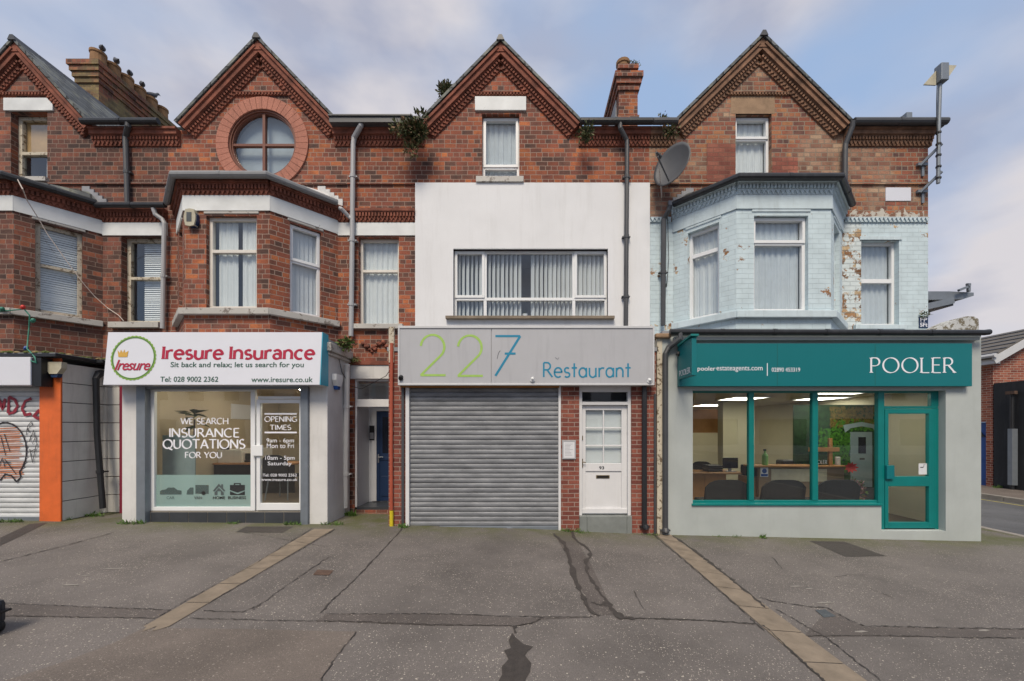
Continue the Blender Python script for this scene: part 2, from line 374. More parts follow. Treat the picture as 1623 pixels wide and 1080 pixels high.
M['leaf1'] = plain('dark_leaf', (.06, .085, .028, 1), .7, var=.5, sc=9)
M['leaf2'] = plain('olive_leaf', (.15, .155, .06, 1), .7, var=.5, sc=9)
M['leaf3'] = plain('dry_leaf', (.24, .15, .08, 1), .8, var=.5, sc=9)
M['grass'] = plain('fresh_grass', (.10, .19, .035, 1), .7, var=.5, sc=12)
M['moss'] = plain('moss', (.09, .11, .025, 1), .95, var=.6, sc=14, bp=.8)
M['moss_brown'] = plain('dried_moss', '#8a7a58', .95, var=.6, sc=14, bp=.8)
M['rust'] = plain('rusty_iron', '#5c483d', .8, var=.4, sc=14)
M['grey_blue'] = plain('grey_blue_lid', '#4c5257', .7, var=.25, sc=10)
M['red_flower'] = plain('red_petal', '#d03a34', .6)
M['pink_flower'] = plain('pink_petal', '#b08890', .7, var=.5, sc=20)
M['ivy'] = plain('printed_ivy', '#4f8a2c', .6, var=.6, sc=16)
M['ivy_dark'] = plain('printed_dark_ivy', '#2a4a28', .6, var=.6, sc=10)
M['autumn'] = plain('printed_autumn_leaves', '#7a6a34', .6, var=.6, sc=14)
M['print_door'] = plain('printed_grey_blue_door', '#8ea0a4', .6)
M['print_path'] = plain('printed_path', '#6a6e70', .6, var=.3, sc=8)
M['paper'] = plain('white_paper', '#d2d4d8', .6, var=.05)
M['screen'] = plain('dark_screen', '#141a2a', .2)
M['gel'] = plain('green_gel', '#8fc870', .3)
M['far_roof'] = plain('grey_concrete_tile', '#66625e', .85, var=.3, sc=3)
M['dish'] = plain('grey_dish', '#4e5054', .55, var=.15, sc=4)
M['plate_pale'] = plain('pale_plate', '#b3ae9a', .6, var=.2, sc=6)
M['brass'] = plain('dull_brass', '#7c6c4a', .4, .6)
M['chrome'] = plain('steel_handle', '#b3b6ba', .3, .8)
M['spray_red'] = plain('red_spray_paint', '#8a2436', .6, var=.3, sc=20)
M['spray_orange'] = plain('orange_spray_paint', '#c9794c', .6, var=.4, sc=30)
M['spray_black'] = plain('black_spray_paint', '#2a2428', .6, var=.3, sc=20)
def emit(name, c, s):
    m, n, b = newmat(name); b.inputs['Base Color'].default_value = (.8, .8, .8, 1)
    b.inputs['Emission Color'].default_value = c; b.inputs['Emission Strength'].default_value = s; return m
M['panel_light'] = emit('fluorescent_panel', (1, .95, .8, 1), 6.0)
M['spot_light'] = emit('downlight_bulb', (1, .88, .70, 1), 80.0)
def glassmat(name, ior=1.5, tint=(.93, .96, .96, 1), rough=0.0, gain=1.0):
    m = bpy.data.materials.new(name); m.use_nodes = True; n = m.node_tree; n.nodes.clear()
    o = n.nodes.new('ShaderNodeOutputMaterial'); t = nd(n, 'ShaderNodeBsdfTransparent', Color=tint); g = nd(n, 'ShaderNodeBsdfGlossy', Roughness=rough)
    f = nd(n, 'ShaderNodeFresnel'); gm_ = nd(n, 'ShaderNodeNewGeometry'); n.links.new(mth(n, 'ADD', ior, mth(n, 'MULTIPLY', gm_.outputs['Backfacing'], 1/ior - ior)), f.inputs['IOR']); mxs = n.nodes.new('ShaderNodeMixShader')
    n.links.new(mth(n, 'MULTIPLY', f.outputs[0], gain), mxs.inputs[0]); n.links.new(t.outputs[0], mxs.inputs[1]); n.links.new(g.outputs[0], mxs.inputs[2]); n.links.new(mxs.outputs[0], o.inputs[0])
    oc = nd(n, 'ShaderNodeTexCoord').outputs['Object']; bm_ = nd(n, 'ShaderNodeBump', Strength=.02, Distance=.05); n.links.new(noise(n, 1.5, 2, oc), bm_.inputs['Height']); n.links.new(bm_.outputs[0], g.inputs['Normal'])
    return m
M['glass'] = glassmat('window_glass', 1.55, (.92, .95, .96, 1), gain=2.4)
M['shop_glass'] = glassmat('shop_window_glass', 1.5, (.90, .93, .91, 1), gain=2.6)
def filmmat(name, c, a):
    m = bpy.data.materials.new(name); m.use_nodes = True; n = m.node_tree; n.nodes.clear()
    o = n.nodes.new('ShaderNodeOutputMaterial'); t = nd(n, 'ShaderNodeBsdfTransparent'); d_ = nd(n, 'ShaderNodeBsdfDiffuse', Color=lin(c)); x = nd(n, 'ShaderNodeMixShader', Fac=a)
    n.links.new(t.outputs[0], x.inputs[1]); n.links.new(d_.outputs[0], x.inputs[2]); n.links.new(x.outputs[0], o.inputs[0]); return m
M['film'] = filmmat('frosted_film', '#aac6c6', .80)
M['film_thin'] = filmmat('faint_print', '#5f7274', .55)
def asphaltmat(name, base, chips=1.0, mossy=True):
    m, n, b = newmat(name); oc = nd(n, 'ShaderNodeTexCoord').outputs['Object']
    big = ramp(n, [(.3, .64), (.5, .97), (.7, 1.24)]); n.links.new(noise(n, .7, 9, oc, .68), big.inputs[0])
    fine = ramp(n, [(.3, .62), (.7, 1.3)]); n.links.new(noise(n, 130, 3, oc, .7), fine.inputs[0])
    col = mixc(n, 1.0, mixc(n, 1.0, lin(base), big.outputs[0], 'MULTIPLY'), fine.outputs[0], 'MULTIPLY')
    for sc, thr, gate in ((30, .23, .76), (66, .30, .70)):
        v = nd(n, 'ShaderNodeTexVoronoi', Scale=float(sc)); n.links.new(oc, v.inputs['Vector'])
        s = nd(n, 'ShaderNodeSeparateColor'); n.links.new(v.outputs['Color'], s.inputs[0])
        den = mth(n, 'ADD', gate, mth(n, 'MULTIPLY', mth(n, 'SUBTRACT', .52, noise(n, 1.1, 3, oc)), 1.1))
        k = mth(n, 'MULTIPLY', mth(n, 'LESS_THAN', mth(n, 'ADD', v.outputs['Distance'], mth(n, 'MULTIPLY', s.outputs[1], .12)), thr), mth(n, 'GREATER_THAN', s.outputs[0], den))
        col = mixc(n, mth(n, 'MULTIPLY', k, min(1.0, .54*chips)), col, lin('#c3bbae'))
    if mossy:
        sx = nd(n, 'ShaderNodeSeparateXYZ'); n.links.new(oc, sx.inputs[0])
        g = nd(n, 'ShaderNodeMapRange', From_Min=-2.1, From_Max=-.85); n.links.new(sx.outputs[1], g.inputs['Value'])
        k = mth(n, 'MULTIPLY', g.outputs[0], g.outputs[0]); nn_ = ramp(n, [(.32, 0.0), (.58, 1.0)]); n.links.new(noise(n, 2.2, 7, oc, .65), nn_.inputs[0])
        col = mixc(n, mth(n, 'MULTIPLY', mth(n, 'MULTIPLY', k, nn_.outputs[0]), .85), col, (.075, .085, .022, 1))
    n.links.new(col, b.inputs['Base Color']); b.inputs['Roughness'].default_value = .85
    bump(n, b, noise(n, 160, 3, oc, .7), .5, .004); return m
M['asphalt'] = asphaltmat('pavement_asphalt', '#67625f', 1.3)
M['asphalt_b'] = asphaltmat('patched_asphalt', '#595350', .8)
M['asphalt_c'] = asphaltmat('smooth_asphalt', '#68605a', .6, False)
M['road'] = asphaltmat('road_asphalt', '#56585c', .4, False)
M['tar'] = plain('damp_tar_seam', '#3f3a37', .7, var=.35, sc=20, bp=.5, bsc=90)
M['kerb'] = plain('kerb_stone', '#8d8983', .85, var=.25, sc=5, bp=.3)
M['yellow_line'] = flaky('worn_yellow_line', '#a39a4a', '#5c5a50', .56, 9)
def shuttermat(name, c1, c2, metal, rough):
    m, n, b = newmat(name); oc = nd(n, 'ShaderNodeTexCoord').outputs['Object']
    r = ramp(n, [(.3, lin(c1)), (.7, lin(c2))]); n.links.new(noise(n, 1.0, 6, scaled(n, oc, (2.2, 1, 7)), .65), r.inputs[0])
    n.links.new(r.outputs[0], b.inputs['Base Color']); b.inputs['Metallic'].default_value = metal
    rr = ramp(n, [(.3, rough), (.7, rough + .2)]); n.links.new(noise(n, 9, 5, oc), rr.inputs[0]); n.links.new(rr.outputs[0], b.inputs['Roughness']); return m
M['shutter'] = shuttermat('galvanised_shutter', '#66696e', '#8a8d92', .25, .5)
M['shutter_white'] = shuttermat('pale_painted_shutter', '#a9adb0', '#cdd0d2', .1, .5)
# ------------------------------------------------------------------ lettering
def text(body, pf, a0, a1, z0, z1, mat, parent, name='lettering', bold=0.0, out=.003, shear=0.0, ext=.0015, space=1.0):
    c = bpy.data.curves.new(name, 'FONT'); c.body = body; c.offset = bold; c.shear = shear; c.space_character = space; c.resolution_u = 4; c.align_x = 'CENTER'; c.space_line = .95
    t = bpy.data.objects.new(name + "_tmp", c); COL.objects.link(t); bpy.context.view_layer.update()
    me = bpy.data.meshes.new_from_object(t.evaluated_get(bpy.context.evaluated_depsgraph_get())); bpy.data.objects.remove(t)
    xs = [v.co.x for v in me.vertices]; ys = [v.co.y for v in me.vertices]
    x0, x1, y0, y1 = min(xs), max(xs), min(ys), max(ys); m = MB()
    vs = [pf.p(a0 + (v.co.x-x0)/(x1-x0)*(a1-a0), z0 + (v.co.y-y0)/(y1-y0)*(z1-z0), out) for v in me.vertices]
    back = [p - pf.n*ext for p in vs]
    m.mesh(vs, [tuple(p.vertices) for p in me.polygons])
    ed = {}
    for p in me.polygons:
        k = list(p.vertices)
        for i in range(len(k)):
            e = (k[i], k[(i+1) % len(k)]); ed[e] = ed.get(e, 0) + 1
    n = len(vs); m.v += back
    for (i, j) in ed:
        if (j, i) not in ed: m.f.append([j, i, i+n, j+n]); m.m.append(0)
    bpy.data.meshes.remove(me)
    return m.build(name, mat, parent)
def arc(cx, cy, rx, ry, a0, a1, n=16): return [(cx + rx*math.cos(R(a0+(a1-a0)*i/n)), cy + ry*math.sin(R(a0+(a1-a0)*i/n))) for i in range(n+1)]
stem = [(.06, 0), (.06, 1)]
GL = {'A': (.80, [[(.02,0),(.40,1)], [(.40,1),(.78,0)], [(.16,.33),(.64,.33)]]),
 'B': (.64, [stem, [(.06,1),(.3,1)] + arc(.3,.76,.2,.24,90,-90) + [(.06,.52)], [(.06,.52),(.32,.52)] + arc(.32,.26,.24,.26,90,-90) + [(.06,0)]]),
 'C': (.82, [arc(.46,.5,.43,.5,52,308)]), 'E': (.56, [stem, [(.06,1),(.52,1)], [(.06,.52),(.46,.52)], [(.06,0),(.54,0)]]),
 'F': (.54, [stem, [(.06,1),(.52,1)], [(.06,.52),(.46,.52)]]),
 'G': (.88, [arc(.46,.5,.43,.5,52,322), [(.80,.08),(.80,.44)], [(.58,.44),(.80,.44)]]),
 'H': (.80, [stem, [(.74,0),(.74,1)], [(.06,.52),(.74,.52)]]), 'I': (.14, [[(.07,0),(.07,1)]]),
 'L': (.54, [stem, [(.06,0),(.52,0)]]), 'M': (.98, [[(.06,0),(.12,1)], [(.12,1),(.49,.1)], [(.49,.1),(.86,1)], [(.86,1),(.92,0)]]),
 'N': (.84, [stem, [(.06,1),(.76,0)], [(.76,0),(.76,1)]]), 'O': (1.0, [arc(.5,.5,.46,.5,90,450,28)]),
 'P': (.60, [stem, [(.06,1),(.28,1)] + arc(.28,.73,.27,.27,90,-90) + [(.06,.46)]]),
 'Q': (1.0, [arc(.5,.5,.46,.5,90,450,28), [(.54,.12),(.74,-.06),(.98,-.16)]]),
 'R': (.68, [stem, [(.06,1),(.28,1)] + arc(.28,.75,.25,.25,90,-90) + [(.06,.5)], [(.30,.5),(.68,0)]]),
 'S': (.60, [arc(.30,.75,.23,.25,42,270) + arc(.30,.25,.26,.25,88,-142)]), 'T': (.74, [[(.37,0),(.37,1)], [(.0,1),(.74,1)]]),
 'U': (.78, [[(.06,1),(.06,.34)] + arc(.38,.34,.32,.34,180,360) + [(.70,1)]]), 'V': (.76, [[(0,1),(.38,0)], [(.38,0),(.76,1)]]),
 'W': (1.16, [[(0,1),(.30,0)], [(.30,0),(.58,.95)], [(.58,.95),(.86,0)], [(.86,0),(1.16,1)]]), 'Y': (.72, [[(0,1),(.36,.48)], [(.36,.48),(.72,1)], [(.36,.48),(.36,0)]]),
 'r': (.42, [[(.06,0),(.06,.64)], arc(.30,.38,.24,.25,175,62)]), 'e': (.62, [[(.05,.34),(.57,.34)] + arc(.31,.32,.27,.33,4,312)]),
 's': (.46, [arc(.23,.48,.17,.165,42,270) + arc(.23,.16,.19,.16,88,-142)]), 'u': (.60, [[(.06,.64),(.06,.24)] + arc(.29,.24,.23,.25,180,360), [(.52,0),(.52,.64)]]),
 'n': (.60, [[(.06,0),(.06,.64)], arc(.29,.38,.23,.26,180,0) + [(.52,0)]]), 'a': (.56, [arc(.26,.42,.22,.23,150,0) + [(.48,0)], arc(.26,.19,.21,.19,90,450)]),
 'o': (.62, [arc(.31,.32,.27,.32,90,450)]), 'q': (.62, [arc(.30,.32,.26,.32,90,450), [(.56,0),(.56,.64)]]),
 'c': (.54, [arc(.31,.32,.27,.33,52,308)]), 't': (.40, [[(.19,0),(.19,.95)], [(0,.64),(.38,.64)]]), ' ': (.36, []),
 '2': (.66, [arc(.31,.70,.28,.30,175,-38) + [(.03,.0)], [(.02,.0),(.62,.0)]]), '7': (.70, [[(.02,1),(.66,1)], [(.66,1),(.02,0)], [(.26,.56),(.54,.56)]]),
 'z': (.4, [])}
SER = {'P': [(.06,0),(.06,1)], 'L': [(.06,0),(.06,1)], 'E': [(.06,0),(.06,1)], 'R': [(.06,0),(.06,1),(.66,0)], 'I': [(.07,0),(.07,1)], 'r': [(.06,0)], 'n': [(.06,0),(.52,0)], 'u': [(.52,0)]}
def strokes(body, pf, a0, a1, z0, h, mat, parent, thick, thin, phi=20, out=.003, serif=0.0, track=.10, name='lettering', xh=1.0):
    wd = sum(GL[ch][0] + track for ch in body) - track; sx = (a1-a0)/wd; x = 0; m = MB(); k = 0
    for ch in body:
        adv, st = GL[ch]
        for s in st:
            P2 = [(a0 + (x + p[0])*sx, z0 + p[1]*h*(xh if ch.islower() and ch != 't' else 1)) for p in s]; ws = []
            for i in range(len(P2)):
                p, q = P2[max(i-1, 0)], P2[min(i+1, len(P2)-1)]; th = math.atan2(q[1]-p[1], q[0]-p[0])
                ws.append((thin + (thick-thin)*abs(math.sin(th - R(phi))))*h)
            m.ribbon([pf.p(a, z, out + k*.0002) for a, z in P2], ws, pf.n); k = (k+1) % 9
        if serif:
            for sxp, szp in SER.get(ch, []):
                a, z = a0 + (x+sxp)*sx, z0 + szp*h; t = serif*h; e = .045*h * (1 if szp == 0 else -1)
                pts = [(a-t, z), (a+t, z), (a+t, z+e*.5), (a+thick*h*.5, z+e*1.6), (a-thick*h*.5, z+e*1.6), (a-t, z+e*.5)]
                m.face([pf.p(q[0], q[1], out + .002) for q in (pts if e > 0 else pts[::-1])])
        x += adv + track
    return m.build(name, mat, parent)

# ------------------------------------------------------------------ building kit
def trim_run(m, A, d, n, Lh, rows, down, out0=0.0, taper=0.0):
    A, d, n, down = Vector(A), Vector(d).normalized(), Vector(n), Vector(down); h = 0
    for kind, hh, pr in rows:
        l = Lh - taper*(h + hh*.5)
        if kind == 'band':
            m.obox(A, d, down, n, 0, l, h, h+hh, -.05, pr+out0)
            m.obox(A, d, down, n, 0, l, h, h+hh*.35, pr+out0, pr+out0+.03)
        else:
            m.obox(A, d, down, n, 0, l, h, h+hh, -.05, pr*.55+out0)
            m.obox(A, d, down, n, 0, l, h, h+hh*.18, pr*.55+out0, pr+out0)
            st = .060 if kind == 'dent' else .080; k = int(l/st)
            for i in range(k):
                s = (i+.5)*l/max(k, 1)
                if kind == 'dent': m.obox(A, d, down, n, s-.018, s+.018, h+hh*.2, h+hh*.88, pr*.55+out0, pr+out0-.002)
                else:
                    p = [A + d*(s+a) + down*(h+hh*b) + n*(pr*.55+out0+.001) for a, b in ((-.034,.2), (.034,.2), (0,.98))]
                    q = [x + n*(pr*.42) for x in p]
                    nn = (q[1]-q[0]).cross(q[2]-q[0]).dot(n)
                    m.mesh(p + q, [(3,4,5), (0,3,5,2), (1,2,5,4)] if nn > 0 else [(5,4,3), (2,5,3,0), (4,5,2,1)])
        h += hh
EAVE_ROWS = [('band', .12, .11), ('dent', .09, .08), ('zig', .085, .05)]
BAY_ROWS = [('dent', .10, .08), ('zig', .075, .05)]
def cover(parent, pf, a0, a1, z0, z1, o, kind, gap=0.0):
    m = MB()
    if kind in ('vblind', 'vblind_open'):
        st = .088; k = max(2, int((a1-a0)/st)); ang = R(22 if kind == 'vblind' else 48)
        for i in range(k+1):
            c = a0 + (i+.5)*(a1-a0)/(k+1)
            if gap and abs(c - gap) < .09: continue
            j = ang + random.uniform(-.12, .12); dx, dy = .048*math.cos(j), .048*math.sin(j); 
            m.face([pf.p(c-dx, z0, o-dy), pf.p(c+dx, z0, o+dy), pf.p(c+dx, z1, o+dy), pf.p(c-dx, z1, o-dy)])
        return m.build('blind', M['blind_white'], parent)
    if kind == 'venetian':
        st = .042; k = int((z1-z0)/st)
        for i in range(k):
            z = z0 + (i+.5)*st; dz = .0205 + random.uniform(-.003, .003)
            m.face([pf.p(a0, z-dz, o+.012), pf.p(a1, z-dz + random.uniform(-.003, .003), o+.012), pf.p(a1, z+dz, o-.012), pf.p(a0, z+dz, o-.012)])
        return m.build('blind', M['blind_pale'], parent)
    if kind in ('curtain', 'curtain_grey', 'curtain_split'):
        segs = [(a0, a1)] if kind != 'curtain_split' else [(a0+.05, a0+(a1-a0)*.50), (a0+(a1-a0)*.58, a1)]
        for s0, s1 in segs:
            k = max(12, int((s1-s0)/.012)); ph = random.uniform(0, 6); pr = None
            for i in range(k+1):
                a = s0 + (s1-s0)*i/k; y = o + .011*math.sin(a*50+ph+1.2*math.sin(a*9)) + .005*math.sin(a*121+ph)
                if pr: m.face([pf.p(pr[0], z0, pr[1]*1.15-o*.15), pf.p(a, z0, y*1.15-o*.15), pf.p(a, z1, y), pf.p(pr[0], z1, pr[1])])
                pr = (a, y)
        return m.build('curtain', M['curtain_grey' if kind == 'curtain_grey' else 'curtain'], parent, smooth=True)
def window(parent, pf, a0, a1, z0, z1, rec=.10, fw=.055, mat='pvc', hb=(), vb=(), cov='vblind', sash=(), room=.45, gap=0.0, cov_rect=None):
    m = MB(); o1, o0 = -rec, -rec-.07
    pf.box(m, a0, a1, z0, z0+fw, o0, o1); pf.box(m, a0, a1, z1-fw, z1, o0, o1)
    pf.box(m, a0, a0+fw, z0+fw, z1-fw, o0, o1); pf.box(m, a1-fw, a1, z0+fw, z1-fw, o0, o1)
    for z, wd in hb: pf.box(m, a0+fw, a1-fw, z-wd/2, z+wd/2, o0, o1+.004)
    for a, wd in vb: pf.box(m, a-wd/2, a+wd/2, z0+fw, z1-fw, o0, o1+.002)
    for (b0, b1, c0, c1) in sash:
        s = .05; q = o1+.022
        pf.box(m, b0, b1, c0, c0+s, o0, q); pf.box(m, b0, b1, c1-s, c1, o0, q); pf.box(m, b0, b0+s, c0+s, c1-s, o0, q); pf.box(m, b1-s, b1, c0+s, c1-s, o0, q)
        pf.box(m, b0+.12, b1-.12, c1-.03, c1-.018, q, q+.006)
    f = m.build('window', M[mat], parent, bevel=.004)
    g = MB(); g.face([pf.p(a0+fw*.5, z0+fw*.5, o0+.03), pf.p(a1-fw*.5, z0+fw*.5, o0+.03), pf.p(a1-fw*.5, z1-fw*.5, o0+.03), pf.p(a0+fw*.5, z1-fw*.5, o0+.03)])
    g.build('pane', M['glass'], f)
    if cov:
        c = cov_rect or (a0+fw*.7, a1-fw*.7, z0+fw*.7, z1-fw*.7); cover(f, pf, *c, o0-.035, cov, gap)
    r = MB(); e = .01; y0, y1 = o0-.005, o0-room
    P = [pf.p(a, z, o) for o in (y0, y1) for (a, z) in ((a0-e, z0-e), (a1+e, z0-e), (a1+e, z1+e), (a0-e, z1+e))]
    r.mesh(P, [(4,5,6,7), (0,1,5,4), (1,2,6,5), (2,3,7,6), (3,0,4,7)]); r.build('room', M['dark_room'], f)
    return f
def gutter_run(m, pts, r=.055, mi=0):
    m.tube(pts, r, 10, mi)
    for p, q in zip(pts, pts[1:]):
        p, q = Vector(p), Vector(q); l = (q-p).length; k = int(l/.9)
        for i in range(1, k+1):
            c = p.lerp(q, i/(k+1)); d = (q-p).normalized(); m.tube([c-d*.03, c+d*.03], r*1.13, 10, mi)
def downpipe(m, pts, r=.042):
    m.tube(pts, r, 10)
    p, q = Vector(pts[-2]), Vector(pts[-1]); l = (q-p).length; k = max(1, int(l/1.1))
    for i in range(k):
        c = p.lerp(q, (i+.5)/k); d = (q-p).normalized(); m.tube([c-d*.03, c+d*.03], r*1.22, 10); m.obox(c, (1,0,0), (0,1,0), (0,0,1), -r*1.8, r*1.8, .0, .08, -.012, .012)
def leaf_mass(m, c, rad, n, sz, mats=2, flat=1.0, droop=0.0):
    c = Vector(c)
    for i in range(n):
        d = Vector((random.gauss(0,1), random.gauss(0,1), random.gauss(0,1))).normalized()*random.random()**.45
        p = c + Vector((d.x*rad[0], d.y*rad[1], d.z*rad[2])); a = (d + Vector((random.uniform(-.6,.6), random.uniform(-.8,.2), random.uniform(-.3,.7)-droop))).normalized()
        b = a.cross(Vector((random.uniform(-1,1), random.uniform(-1,1), random.uniform(-1,1)))).normalized(); s = sz*random.uniform(.5,1.4)
        m.face([p, p + a*s*.5 + b*s*.22, p + a*s, p + a*s*.5 - b*s*.22], random.randrange(mats) if random.random() < .75 else 0)
def plant(name, label, c, rad, n, sz, mats=('leaf1', 'leaf2', 'leaf3'), group=None, stems=True, droop=0.0):
    c = Vector(c); o = thing(name, label, 'plant', c, group); m = MB(); s = MB(); k = 13
    for i in range(k):
        e = c + Vector((random.gauss(0,.34)*rad[0], -abs(random.gauss(0,.4))*rad[1] + rad[1]*.2, random.gauss(0,.34)*rad[2])); b = c + Vector((random.uniform(-.15,.15)*rad[0], rad[1]*.7, -rad[2]*.3))
        mid = b.lerp(e, .55) + Vector((0, 0, .04)); s.tube([b, mid, e], [.009,.006,.003], 5)
        leaf_mass(m, e, (rad[0]*.48, rad[1]*.5, rad[2]*.46), n//k, sz*.72, len(mats), droop=droop)
        for q in range(n//k//4):
            p = b.lerp(mid, random.random()) if q % 2 else mid.lerp(e, random.random()); leaf_mass(m, p, (.03,.03,.03), 1, sz*.7, len(mats), droop=droop)
    m.build('foliage', [M[q] for q in mats], o)
    if stems: s.build('stem', M['rust'], o)
    return o
def tuft(label, p, wd, n, hgt, mat='grass', name='grass_tuft', group='weeds along the foot of the shopfronts'):
    m = MB(); p = Vector(p)
    for i in range(n):
        b = p + Vector((random.uniform(-1,1)*wd, random.uniform(-.05,.03), 0)); l = hgt*random.uniform(.4,1.1)
        a = Vector((random.uniform(-.8,.8), random.uniform(-.9,.2), 1)).normalized(); s = a.cross(Vector((random.uniform(-1,1), random.uniform(-1,1), .1))).normalized()*l*.08
        m.face([b - s, b + s, b + a*l*.6 + s*.8 + Vector((0,0,-.01)), b + a*l])
        if random.random() < .5: leaf_mass(m, b + a*l*.3, (.02,.02,.012), 2, l*.5, 1)
    return tag(m.build(name, M[mat], loc=p), label, 'weed', group)

# ------------------------------------------------------------------ ground
gm = MB(); xs = sorted(set([g[0] for g in GP if g[0] <= 12] + [-40, -20, -11, -6, -2, 1, 4, 6, 8.95])); xs = [x for x in xs if x <= 8.95]
ys = [-60, -20, -8, -5, -3, -1.5, -.5, .2, 3, 12, 40, 120]
gv = [(x, y, gz(x)) for y in ys for x in xs]; nx = len(xs)
gm.mesh(gv, [(j*nx+i, j*nx+i+1, (j+1)*nx+i+1, (j+1)*nx+i) for j in range(len(ys)-1) for i in range(nx-1)])
pave = gm.build('pavement', M['asphalt'], loc=(0,0,0), kind='structure')
gb = MB(); gb.face([(-600,-600,-1.2), (600,-600,-1.2), (600,600,-1.2), (-600,600,-1.2)]); gb.build('ground', M['road'], loc=(0,0,-1.2), kind='structure')
rd = MB(); rd.face([(9.1,-60,-.345), (13.7,-60,-.36), (13.7,120,-.36), (9.1,120,-.345)]); rd.build('road', M['road'], loc=(9.1,0,-.35), kind='structure')
kb = MB()
for i in range(-20, 60): kb.box(8.955, 9.1, i*.92, i*.92+.91, -.6, gz(9) + .012)
kb.build('kerb', M['kerb'], kind='structure', bevel=.015)
kf = MB()
for i in range(-20, 60): kf.box(13.7, 13.83, i*.92, i*.92+.91, -.6, -.22)
kf.build('far_kerb', M['kerb'], kind='structure', bevel=.015)
fp = MB(); fp.face([(13.83,-60,-.225), (15.5,-60,-.2), (15.5,120,-.2), (13.83,120,-.225)]); fp.build('far_pavement', M['asphalt_c'], loc=(14,0,-.22), kind='structure')
for nme, x, wd, zz in (('yellow_line', 9.32, .10, -.3415), ('yellow_line', 13.42, .10, -.3555)):
    yl = MB(); yl.face([(x-wd/2,-60,zz), (x+wd/2,-60,zz), (x+wd/2,120,zz), (x-wd/2,120,zz)]); yl.build(nme, M['yellow_line'], loc=(x,0,zz), kind='structure')
# lighter and darker strips laid into the pavement
def gpoly(m, pts, up, mi=0):
    P = [G(x, y, up) for x, y in pts]
    for t in tessellate_polygon([P]):
        a, b, c = (P[i] for i in t); m.face([a, b, c] if (b-a).cross(c-a).z > 0 else [a, c, b], mi)
def subdiv(a, b, n): return [(a[0]+(b[0]-a[0])*i/n, a[1]+(b[1]-a[1])*i/n) for i in range(n+1)]
for l0, l1, r0, r1, n in (((498.5,838.9), (226.9,994.5), (529.6,838.9), (267,994.5), 7), ((1033.3,842.8), (1355,1121), (1063.2,848), (1428,1121), 9)):
    A0, A1, B0, B1 = G(*l0), G(*l1), G(*r0), G(*r1); cs = MB()
    for i in range(n):
        t0, t1 = (i+.012)/n, (i+.988)/n; q = [A0.lerp(A1, t0), B0.lerp(B1, t0), B0.lerp(B1, t1), A0.lerp(A1, t1)]
        if i == n-1 and l0[0] < 600:
            e = [q[2].lerp(q[3], k/6) + Vector((0, random.uniform(-.10,.06), 0)) for k in range(1, 6)]; q = q[:3] + e + q[3:]
        for p in q: p.z = gz(p.x) + .006
        cs.face(q if (q[1]-q[0]).cross(q[2]-q[1]).z > 0 else q[::-1])
    cs.build('concrete_strip', M['concrete'], loc=A0, kind='structure')
pt = MB()
gpoly(pt, [(1283,858), (1338,859), (1405,882), (1340,883)], .003); gpoly(pt, [(373,844), (390,835), (465,835), (448,845)], .003)
gpoly(pt, [(0,853), (47,831), (75,829), (0,866)], .003)
pt.build('dark_patch', M['tar'], pave)
pt = MB(); gpoly(pt, [(516,974), (700,974), (940,979), (858,982), (845,989), (815,993), (680,992), (560,987), (500,985)], .003)
gpoly(pt, [(0,957), (140,963), (272,968), (245,981), (120,979), (0,977)], .003); gpoly(pt, [(1312,966), (1345,984), (1368,994), (1623,998), (1700,999), (1700,1013), (1390,1009), (1275,1009)], .003)
gpoly(pt, [(878,846), (905,842), (934,890), (975,975), (940,976), (903,890)], .003)
pt.build('patch', M['asphalt_b'], pave)
pt = MB(); gpoly(pt, [(228,996), (400,998), (566,1002), (530,1045), (505,1085), (470,1160), (-250,1160), (30,1073), (100,1050), (180,1020)], .003)
pt.build('smooth_patch', M['asphalt_c'], pave)
SE = [(([(638,838),(600,880),(560,922),(520,958),(508,973)]), 2.5), ([(0,957),(140,963),(200,965),(272,968)], 2), ([(0,977),(120,979),(245,981)], 1.6), ([(320,969),(385,971),(410,960)], 2),
 ([(300,981),(420,984),(480,985),(560,986),(680,991),(815,993)], 2.2), ([(517,974),(700,974),(820,978),(940,979)], 2.0), ([(877,846),(884,853),(893,860),(900,880),(907,903),(914,925),(925,950),(938,972),(950,977)], 8),
 ([(905,842),(909,852),(916,860),(930,868),(936,876),(935,884),(928,889),(930,905),(938,920),(950,938),(962,955),(972,970)], 6.5), ([(958,955),(975,972),(985,980),(1003,981)], 12), ([(938,955),(952,960),(962,955)], 7),
 ([(1000,981),(1060,982),(1130,985),(1200,990)], 3.5), ([(815,993),(845,988),(858,981)], 3), ([(815,993),(816,1004)], 7), ([(1203,947),(1220,953),(1285,963),(1312,964),(1330,975),(1345,983),(1368,993),(1500,996),(1700,999)], 2.4),
 ([(1275,1009),(1390,1008),(1500,1011),(1700,1014)], 1.8), ([(1066,850),(1090,866),(1110,880),(1135,900),(1160,920),(1195,948),(1212,964)], 7), ([(-40,900),(0,891),(90,869),(180,845)], 2), ([(385,822+22),(520,884-16)], 1), ([(400,968),(450,932),(520,884)], 1.6),
 ([(566,1002),(530,1045),(508,1080),(490,1130)], 2), ([(1005,938),(1016,958),(1023,968)], 1.2), ([(1380,934),(1420,950)], 1.2), ([(1210,992),(1250,1030),(1300,1075),(1340,1110)], 4), ([(495,838),(400,897),(300,950),(226,993)], 1.6), ([(531,840),(420,905),(330,957)], 1.4),
 ([(1031,844),(1100,902),(1160,954),(1210,1000)], 2.2), ([(1400,1083),(1310,1012),(1230,966)], 2.0), ([(1320,916),(1345,912),(1372,912)], 1), ([(1205,878),(1225,885),(1240,902)], .9)]
sm = MB()
